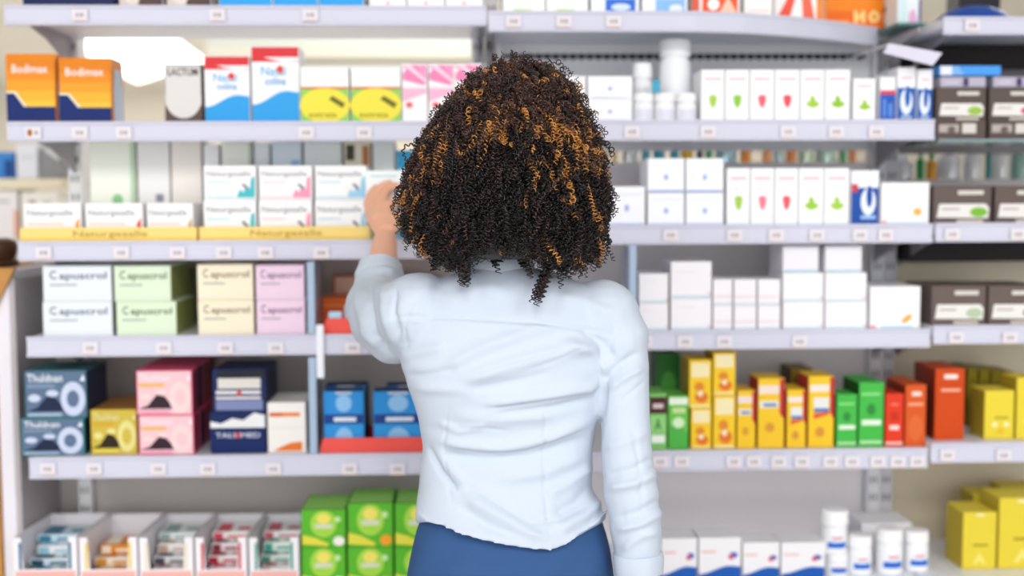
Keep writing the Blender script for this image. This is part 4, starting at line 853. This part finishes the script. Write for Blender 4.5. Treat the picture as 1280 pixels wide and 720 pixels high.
CLOTH = mat('c8d2e0', .85, bump=.25, scale=900, spec=.15)
shirt_me.materials.append(CLOTH)
c0 = P(640, 1000, 2.03)
person = thing('person', 'woman seen from behind in a light blue shirt and blue trousers, reaching to the shelf', 'person', (P(640, 400, 2.03).x, 2.03, 0))
bpy.context.view_layer.update()
def part(me, name, parent=None):
    o = bpy.data.objects.new(name, me); COL.objects.link(o); o.parent = parent or person
    pl_ = Vector(person.location); o.location = -pl_ if (parent is None or parent == person) else (0, 0, 0); return o
shirt = part(shirt_me, 'shirt')
# collar: a folded band round the neck
mb = MB(); cc = P(627, 332, 2.03); nn = 40; prof = [(.050, -.012), (.047, .004), (.045, .014), (.047, .0185), (.051, .016), (.056, .002), (.060, -.014), (.058, -.018)]
vs = []; fs = []
for k in range(nn):
    a = 2*math.pi*k/nn
    for r, z in prof: vs.append((cc.x+r*1.0*math.cos(a), 2.03+r*1.02*math.sin(a), cc.z+z-.012*max(0, math.sin(a))))
K = len(prof)
for k in range(nn):
    for j in range(K): fs.append((k*K+j, ((k+1) % nn)*K+j, ((k+1) % nn)*K+(j+1) % K, k*K+(j+1) % K))
mb.add(vs, fs, CLOTH); o = mb.build('collar', None, True); o.parent = shirt
# cuffs
def cuff(a, b, ra, rb, name):
    a = Vector(a); b = Vector(b); d = (b-a).normalized(); u = d.orthogonal().normalized(); w = d.cross(u); n_ = 32
    L = (b-a).length; pr = [(ra-.004, 0), (ra+.001, .0015), (ra+.002, L*.3), (rb+.002, L*.8), (rb+.0015, L-.001), (rb-.003, L), (rb-.006, L-.004)]; vs = []; fs = []
    for r, t in pr:
        for k in range(n_):
            q = 2*math.pi*k/n_; vs.append(a+d*t+(u*math.cos(q)+w*math.sin(q))*(r+.0008*math.sin(5*q)))
    for i in range(len(pr)-1):
        for k in range(n_): fs.append((i*n_+k, i*n_+(k+1) % n_, (i+1)*n_+(k+1) % n_, (i+1)*n_+k))
    mb = MB(); mb.add(vs, fs, CLOTH); o = mb.build(name, None, True); o.parent = shirt
cuff(P(797, 690, 1.9655), P(798, 716, 1.964), .0415, .040, 'cuff')
cuff(P(474, 352, 2.275), P(475, 333, 2.298), .046, .0405, 'rolled_cuff')
# trousers
tr = [(532, 745, 630, .084, 2.04), (520, 756, 660, .1, 2.035), (513, 763, 690, .113, 2.03), (508, 768, 720, .118, 2.03), (506, 771, 760, .12, 2.03), (508, 770, 800, .115, 2.03)]
hipL, hipR = P(574, 800, 2.03), P(704, 800, 2.03)
legs = []
for hp, sx in ((hipL, -1), (hipR, 1)):
    legs += chain([(hp, .085), (Vector((hp.x+.004*sx, 2.03, .66)), .078), (Vector((hp.x, 2.025, .48)), .06), (Vector((hp.x, 2.035, .3)), .056), (Vector((hp.x, 2.04, .1)), .047)], 20)
tm = shells_to_mesh('trousers', [loft([pring(*r) for r in tr][::-1], 40, 2.2)]+legs, .008, 6)
v = get_v(tm); n = get_n(tm); pj = proj(v); b2 = np.clip(.4-n[:, 1], 0, 1)
d = -.0025*np.exp(-((pj[:, 0]-640)/2.5)**2)*(pj[:, 1] > 690) - .0016*np.exp(-((pj[:, 1]-697)/2)**2) + .0012*np.sin(pj[:, 0]/9+pj[:, 1]/14)
v = v+n*(d*b2)[:, None]; set_v(tm, v)
tm.materials.append(mat('365787', .8, bump=.2, scale=700, spec=.2)); part(tm, 'trousers')
for hp in (hipL, hipR):
    sm = shells_to_mesh('shoe', [sphere((hp.x, 2.03, .045), .042, 16, 10, (.85, 1.1, 1)), sphere((hp.x, 2.12, .032), .042, 16, 10, (.95, 1.6, .72)), sphere((hp.x, 2.18, .026), .035, 16, 10, (1, 1.4, .7))], .005, 4)
    v = get_v(sm); v[:, 2] = np.maximum(v[:, 2], .001); set_v(sm, v); sm.materials.append(mat('2b2b30', .4)); part(sm, 'shoe')
# body: one continuous skin surface
HC = P(632, 212, 2.035)
body = []
body += [sphere(HC, .1, 24, 16, (.76, .93, 1.1)), sphere(HC+Vector((0, .035, -.055)), .06, 18, 12, (.9, 1, 1.05))]
body += chain([(HC+Vector((0, .092, -.01)), .008), (HC+Vector((0, .108, -.04)), .013)], 10)   # nose
body += [sphere(HC+Vector((0, .09, -.068)), .018, 12, 8, (1.3, .6, .5)), sphere(HC+Vector((0, .088, -.078)), .016, 12, 8, (1.1, .6, .5))]
for sx in (-1, 1):
    body += [sphere(HC+Vector((sx*.078, .005, -.02)), .026, 12, 8, (.35, .7, 1.1)), sphere(HC+Vector((sx*.031, .083, .022)), .016, 12, 8, (1.4, .5, .5))]
nk = P(627, 335, 2.035)
body += chain([(HC+Vector((0, -.01, -.06)), .055), (nk, .047), (nk+Vector((0, 0, -.05)), .05)], 18)
body += [loft([(pring(*r)[0], pring(*r)[1]-.014, pring(*r)[2]-.014) for r in T_R[2:-2]][::-1])]
sh_in = lambda L, k: [(P(*p), max(.018, r*k)) for p, r in L]
body += chain(sh_in(LS[:4], .62))
elbow = P(474, 384, 2.232); wrist = P(481, 302, 2.415)
body += chain([(elbow, .040), (elbow.lerp(wrist, .35), .038), (elbow.lerp(wrist, .7), .030), (wrist, .0245)], 18)
def bchain(pts, k=1): return chain([(P(p[0], p[1]+(8 if p[1] < 265 else 4 if p[1] < 280 else 0), p[2]), r*k) for p, r in pts], 12)
# reaching hand
palm0 = (480, 290, 2.432)
MC = [((485, 249, 2.478), .0125), ((475, 247, 2.486), .0125), ((467, 252, 2.492), .012), ((462, 262, 2.494), .0105)]
for m_, r in MC: body += bchain([(palm0, .019), (m_, r)])
body += bchain([((484, 270, 2.455), .018), ((473, 268, 2.462), .018)])
body += bchain([MC[0], ((497, 243, 2.494), .0088), ((506, 245, 2.510), .0078), ((511, 251, 2.520), .0068)])
body += bchain([MC[1], ((483, 230, 2.512), .0090), ((494, 224, 2.527), .0078), ((503, 225, 2.5295), .0068)])
body += bchain([MC[2], ((469, 234, 2.516), .0092), ((478, 224, 2.529), .008), ((486, 220, 2.530), .007)])
body += bchain([MC[3], ((459, 246, 2.514), .0082), ((463, 233, 2.527), .0072), ((469, 226, 2.530), .0065)])
body += bchain([((487, 287, 2.43), .017), ((497, 272, 2.445), .0125), ((504, 259, 2.47), .0098), ((510, 251, 2.505), .0085)])
# hanging hand
rw = P(798, 716, 1.965); body += chain(sh_in(RS[:4], .62)+[(P(786, 600, 1.97), .03), (rw, .023)], 16)
def W(dx, dy, dz): return rw+Vector((dx, dy, dz))
for k, (yy, ln) in enumerate(((.03, .07), (.01, .078), (-.01, .072), (-.028, .058))):
    m_ = W(.0, yy, -.085); body += chain([(W(0, yy*.35, -.02), .016), (m_, .0115)], 12)
    body += chain([(m_, .0105), (m_+Vector((-.006, 0, -ln*.45)), .009), (m_+Vector((-.018, .002, -ln*.78)), .008), (m_+Vector((-.03, .004, -ln)), .0068)], 12)
body += chain([(W(-.004, .018, -.02), .015), (W(-.012, .045, -.05), .011), (W(-.018, .052, -.08), .009), (W(-.024, .05, -.1), .0075)], 12)
for hp in (hipL, hipR): body += chain([(hp, .065), (Vector((hp.x, 2.025, .48)), .045), (Vector((hp.x, 2.04, .09)), .032), (Vector((hp.x, 2.1, .045)), .022)], 16)
bme = shells_to_mesh('body', body, .0032, 4, .5)
v = get_v(bme); v[:, 2] = np.maximum(v[:, 2], .012); set_v(bme, v)
skin = bpy.data.materials.new('skin'); skin.use_nodes = True; b = skin.node_tree.nodes['Principled BSDF']
b.inputs['Base Color'].default_value = hexcol('ecb497'); b.inputs['Roughness'].default_value = .5; b.inputs['Subsurface Weight'].default_value = .15; b.inputs['Subsurface Radius'].default_value = (.01, .004, .002)
bme.materials.append(skin); bo = part(bme, 'body')
for sx in (-1, 1):
    ey = MB(); vs, fs = sphere(HC+Vector((sx*.031, .083, .005)), .0115, 16, 12); ey.add(vs, fs, mat('f2efec', .2)); vs, fs = sphere(HC+Vector((sx*.031, .0915, .004)), .005, 12, 8, (1, .8, 1)); ey.add(vs, fs, mat('2a1810', .2)); part(ey.build('eye', None, True).data, 'eye')
for o in [o for o in COL.objects if o.name.startswith('eye') and o.parent is None]: bpy.data.objects.remove(o)

# hair: corkscrew curls hung over a bob-shaped volume
prof = [(84, 632, 662), (92, 604, 694), (103, 584, 712), (120, 566, 726), (145, 548, 739), (175, 530, 749), (215, 511, 758), (250, 501, 763), (280, 499, 761), (302, 508, 756), (320, 528, 750), (334, 556, 738), (346, 590, 722)]
YH = 2.0
hz_ = []; hcx = []; hrx = []
for y, l, r in prof:
    a, b = P(l, y, YH), P(r, y, YH); hz_.append((a.z+b.z)/2); hcx.append((a.x+b.x)/2); hrx.append((b.x-a.x)/2)
hz_ = np.array(hz_[::-1]); hcx = np.array(hcx[::-1]); hrx = np.array(hrx[::-1])
N = 5200
zz = hz_[0]+(hz_[-1]-hz_[0])*rng.random(N*4); rr = np.interp(zz, hz_, hrx); keep = rng.random(N*4) < (rr+.02)/.2; zz = zz[keep][:N*2]; th = rng.random(len(zz))*2*math.pi
# fewer curls on the face side, none over the face
face = (np.sin(th) > .45) & (zz < HC.z+.06); zz, th = zz[~face], th[~face]
frontside = (np.sin(th) > .3) & (rng.random(len(zz)) < .5); zz, th = zz[~frontside], th[~frontside]
zz, th = zz[:N], th[:N]; N = len(zz)
lay = .985-.22*rng.random(N)**1.6+.022*rng.standard_normal(N)
rx = np.interp(zz, hz_, hrx)*lay; cx = np.interp(zz, hz_, hcx)
S = np.stack([cx+rx*np.cos(th), YH+rx*.92*np.sin(th), zz], 1)
hc = np.array(HC)
_pp = proj(S); lim = np.interp(_pp[:, 0], [495, 520, 545, 570, 592, 605, 640, 660, 680, 700, 735, 760], [300, 318, 332, 338, 333, 322, 324, 334, 342, 342, 338, 325])
ok = (S[:, 1] > 2.0) | (_pp[:, 1] < lim); S, zz, th, rx, cx = S[ok], zz[ok], th[ok], rx[ok], cx[ok]; N = len(S)
el = np.clip((zz-hc[2])/.19, -1, 1); elr = np.arcsin(np.clip(el, -.95, .98))+R(38)+R(10)*rng.standard_normal(N); elr = np.clip(elr, R(-10), R(88))
thr = th+.25*rng.standard_normal(N)
nr = np.stack([np.cos(elr)*np.cos(thr), np.cos(elr)*np.sin(thr), np.sin(elr)], 1)
root = hc+nr*np.array([.074, .088, .108])
Lg = np.linalg.norm(S-root, axis=1)
ctrl = root+nr*(Lg*.55)[:, None]+np.array([0, 0, .015])
tipdir = S-ctrl; tipdir /= np.linalg.norm(tipdir, axis=1)[:, None]
t0 = .5; NP = 128
tt = np.linspace(t0, 1, NP)
Pth = ((1-tt)**2)[None, :, None]*root[:, None, :]+(2*tt*(1-tt))[None, :, None]*ctrl[:, None, :]+(tt**2)[None, :, None]*S[:, None, :]
ss = (tt-t0)/(1-t0)
for _k in range(3):
    fq = (1.5+3.5*rng.random((N, 1)))*math.pi; Pth = Pth+(.0055*rng.standard_normal((N, 1, 3)))*(np.sin(fq*ss[None, :]+6.28*rng.random((N, 1)))*ss[None, :]**.6)[..., None]
Tn = np.gradient(Pth, axis=1); seg = np.linalg.norm(Tn, axis=2); arc_l = np.cumsum(seg, axis=1); Tn /= seg[..., None]+1e-9
up = np.array([.3, .2, 1.0]); U = np.cross(Tn, up); U /= np.linalg.norm(U, axis=2)[..., None]+1e-9; Wv = np.cross(Tn, U)
pitch = .0056+.0026*rng.random(N); hr = .0022+.0022*rng.random(N); ph0 = rng.random(N)*6.28; sgn = np.where(rng.random(N) < .5, 1, -1)
ang = sgn[:, None]*arc_l/pitch[:, None]*2*math.pi+ph0[:, None]
cen = Pth+hr[:, None, None]*(np.cos(ang)[..., None]*U+np.sin(ang)[..., None]*Wv)
# a frizzy few stand out, two locks hang on the shirt
fr = rng.random(N) < .05
cen[fr] += (nr[fr]*(.008+.014*rng.random(fr.sum()))[:, None])[:, None, :]*((tt-t0)/(1-t0))[None, :, None]
locks = []
for (px, py0, py1, px1, cnt) in ((583, 325, 354, 582, 7), (690, 330, 372, 673, 12), (700, 330, 350, 712, 5), (545, 318, 336, 541, 5), (650, 320, 342, 655, 5), (618, 318, 332, 622, 5)):
    for k in range(cnt):
        a = np.array(P(px+rng.normal()*5, py0+rng.normal()*4, 1.925)); b_ = np.array(P(px1+rng.normal()*4, py1+rng.normal()*5, 1.905))
        s_ = np.linspace(0, 1, NP)[:, None]; ln = a+(b_-a)*s_+np.array([0, -.006, 0])*np.sin(s_*3.14)
        an = np.linspace(0, np.linalg.norm(b_-a)/.0085*6.28, NP)+rng.random()*6.28; h_ = .0042
        locks.append(ln+h_*np.stack([np.cos(an), np.sin(an), np.zeros(NP)], 1))
cen = np.concatenate([cen, np.array(locks)]); NS = len(cen)
tg = np.gradient(cen, axis=1); tg /= np.linalg.norm(tg, axis=2)[..., None]+1e-9
A = np.cross(tg, np.array([.17, .93, .31])); A /= np.linalg.norm(A, axis=2)[..., None]+1e-9; B = np.cross(tg, A)
SD = 3; rad = (.0011+.0006*rng.random(NS))[:, None]*(1-.45*np.linspace(0, 1, NP)**4)[None, :]
vv = np.stack([cen+rad[..., None]*(math.cos(6.2832*k/SD)*A+math.sin(6.2832*k/SD)*B) for k in range(SD)], 2)   # NS,NP,SD,3
idx = np.arange(NS*NP*SD).reshape(NS, NP, SD)
q = np.stack([idx[:, :-1, :], np.roll(idx, -1, 2)[:, :-1, :], np.roll(idx, -1, 2)[:, 1:, :], idx[:, 1:, :]], -1).reshape(-1, 4)
verts = vv.reshape(-1, 3)
# dark inner mass
ncol = 36; core = []; cq = []
lv = np.linspace(hz_[0]+.035, hz_[-1]-.016, 18)
for z in lv:
    r = np.interp(z, hz_, hrx)*.86; c_ = np.interp(z, hz_, hcx)
    for k in range(ncol):
        a = 2*math.pi*k/ncol; y = YH+r*.9*math.sin(a); y = min(y, 2.045 if z < HC.z+.07 else 9)
        core.append((c_+r*math.cos(a), y, z))
for i in range(len(lv)-1):
    for k in range(ncol): cq.append((i*ncol+k, i*ncol+(k+1) % ncol, (i+1)*ncol+(k+1) % ncol, (i+1)*ncol+k))
core = np.array(core); cq = np.array(cq)+len(verts)
capi = len(verts)+len(core); top_c = np.array([[hcx[-1], YH, lv[-1]+.004], [hcx[0], YH, lv[0]]])
base_top = len(verts)+(len(lv)-1)*ncol
tri = [(base_top+k, base_top+(k+1) % ncol, capi) for k in range(ncol)]+[(len(verts)+(k+1) % ncol, len(verts)+k, capi+1) for k in range(ncol)]
nq = len(q)+len(cq)
allv = np.concatenate([verts, core, top_c]); loops = np.concatenate([q.ravel(), cq.ravel(), np.array(tri).ravel()])
hm = bpy.data.meshes.new('hair'); hm.vertices.add(len(allv)); hm.vertices.foreach_set('co', allv.ravel())
hm.loops.add(len(loops)); hm.loops.foreach_set('vertex_index', loops.astype(np.int32)); npoly = nq+len(tri)
hm.polygons.add(npoly); ls = np.concatenate([np.arange(nq)*4, nq*4+np.arange(len(tri))*3]); hm.polygons.foreach_set('loop_start', ls.astype(np.int32))
hm.polygons.foreach_set('use_smooth', [True]*npoly)
# strand colours: near-black brown, caramel streaks; crown sheen and lit-through edges painted in
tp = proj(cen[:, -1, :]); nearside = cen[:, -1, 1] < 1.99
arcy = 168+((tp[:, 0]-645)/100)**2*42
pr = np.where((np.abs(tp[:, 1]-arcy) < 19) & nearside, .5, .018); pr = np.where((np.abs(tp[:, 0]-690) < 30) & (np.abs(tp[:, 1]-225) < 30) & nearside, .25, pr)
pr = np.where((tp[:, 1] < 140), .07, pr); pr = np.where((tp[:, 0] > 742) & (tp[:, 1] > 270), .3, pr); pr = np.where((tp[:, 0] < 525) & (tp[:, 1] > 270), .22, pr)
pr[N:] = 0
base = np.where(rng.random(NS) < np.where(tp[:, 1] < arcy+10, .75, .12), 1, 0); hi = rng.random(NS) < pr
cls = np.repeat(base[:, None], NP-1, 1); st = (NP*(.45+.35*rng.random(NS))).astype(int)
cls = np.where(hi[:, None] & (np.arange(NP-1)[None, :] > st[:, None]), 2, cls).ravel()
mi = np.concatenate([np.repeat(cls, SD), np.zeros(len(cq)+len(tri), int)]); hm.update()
def hairm(h, rough):
    m = mat(h, rough, spec=.55); return m
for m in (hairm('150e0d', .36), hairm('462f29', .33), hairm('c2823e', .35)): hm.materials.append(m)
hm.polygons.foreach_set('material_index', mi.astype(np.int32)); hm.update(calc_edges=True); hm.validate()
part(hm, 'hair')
# the box she is taking from the shelf
Y = 2.5365; a, b = P(457, 232, Y), P(522, 232, Y); z0 = P(490, 254, Y).z; h = P(490, 213, Y).z-z0; w = b.x-a.x; mb = MB()
mb.box(0, 0, 0, w, .045, h, mat('eef6f8', .4), .0014); decal(mb, [('r', .02, .02, .98, .1, 'bfe0ec'), ('r', .1, .8, .6, .86, 'c8e2ea'), ('p', [(.85, .02), (.98, .02), (.98, .6), (.9, .4)], 'f08ab8')], 0, 0, w, h, 0)
o = mb.build('carton'); o.location = (a.x, Y, z0); tag(o, 'white and pale cyan box gripped by the raised hand', 'box')

# ------------------------------------------------------------------ light
wd = bpy.data.worlds.new('world'); scn.world = wd; wd.use_nodes = True
# glow added behind the camera to light the shelf depths, strongest at eye level
nt = wd.node_tree; bg = nt.nodes['Background']; bg.inputs['Color'].default_value = (.95, .97, 1, 1)
tc = nt.nodes.new('ShaderNodeTexCoord'); vd = nt.nodes.new('ShaderNodeVectorMath'); vd.operation = 'DOT_PRODUCT'; vd.inputs[1].default_value = (0, -1, 0)
mx = nt.nodes.new('ShaderNodeMath'); mx.operation = 'MAXIMUM'; mx.inputs[1].default_value = 0
pw = nt.nodes.new('ShaderNodeMath'); pw.operation = 'POWER'; pw.inputs[1].default_value = 5
ma = nt.nodes.new('ShaderNodeMath'); ma.operation = 'MULTIPLY_ADD'; ma.inputs[1].default_value = 2.8; ma.inputs[2].default_value = .42
nt.links.new(tc.outputs['Generated'], vd.inputs[0]); nt.links.new(vd.outputs['Value'], mx.inputs[0]); nt.links.new(mx.outputs[0], pw.inputs[0]); nt.links.new(pw.outputs[0], ma.inputs[0]); nt.links.new(ma.outputs[0], bg.inputs['Strength'])
def area(loc, rot, sx, sy, e, c=(1, .98, .95)):
    l = bpy.data.lights.new('lamp', 'AREA'); l.shape = 'RECTANGLE'; l.size = sx; l.size_y = sy; l.energy = e; l.color = c
    o = bpy.data.objects.new('ceiling_fill_lamp', l); COL.objects.link(o); o.location = loc; o.rotation_euler = rot
for x in (-1.8, 0, 1.8): area((x, -.5, 2.92), (R(32), 0, 0), .7, 1.2, 44)
for y_ in (8.5, 12.5):  # rows added to brighten the far wall behind the shelves
    for x in (-4, -1, 2): area((x, y_, 2.9), (0, 0, 0), 1.2, 1.2, 70)
for x in (-2.5, 0, 2.5): area((x, 4.6, 2.9), (0, 0, 0), 1.2, 1.2, 22)
vs_ = scn.view_settings; vs_.view_transform = 'Standard'; vs_.look = 'None'; vs_.gamma = 1; vs_.use_curve_mapping = False; vs_.exposure = -.18
scn.cycles.use_denoising = True; scn.cycles.max_bounces = 6; scn.cycles.diffuse_bounces = 4; scn.cycles.transparent_max_bounces = 6; scn.cycles.caustics_reflective = False; scn.cycles.caustics_refractive = False
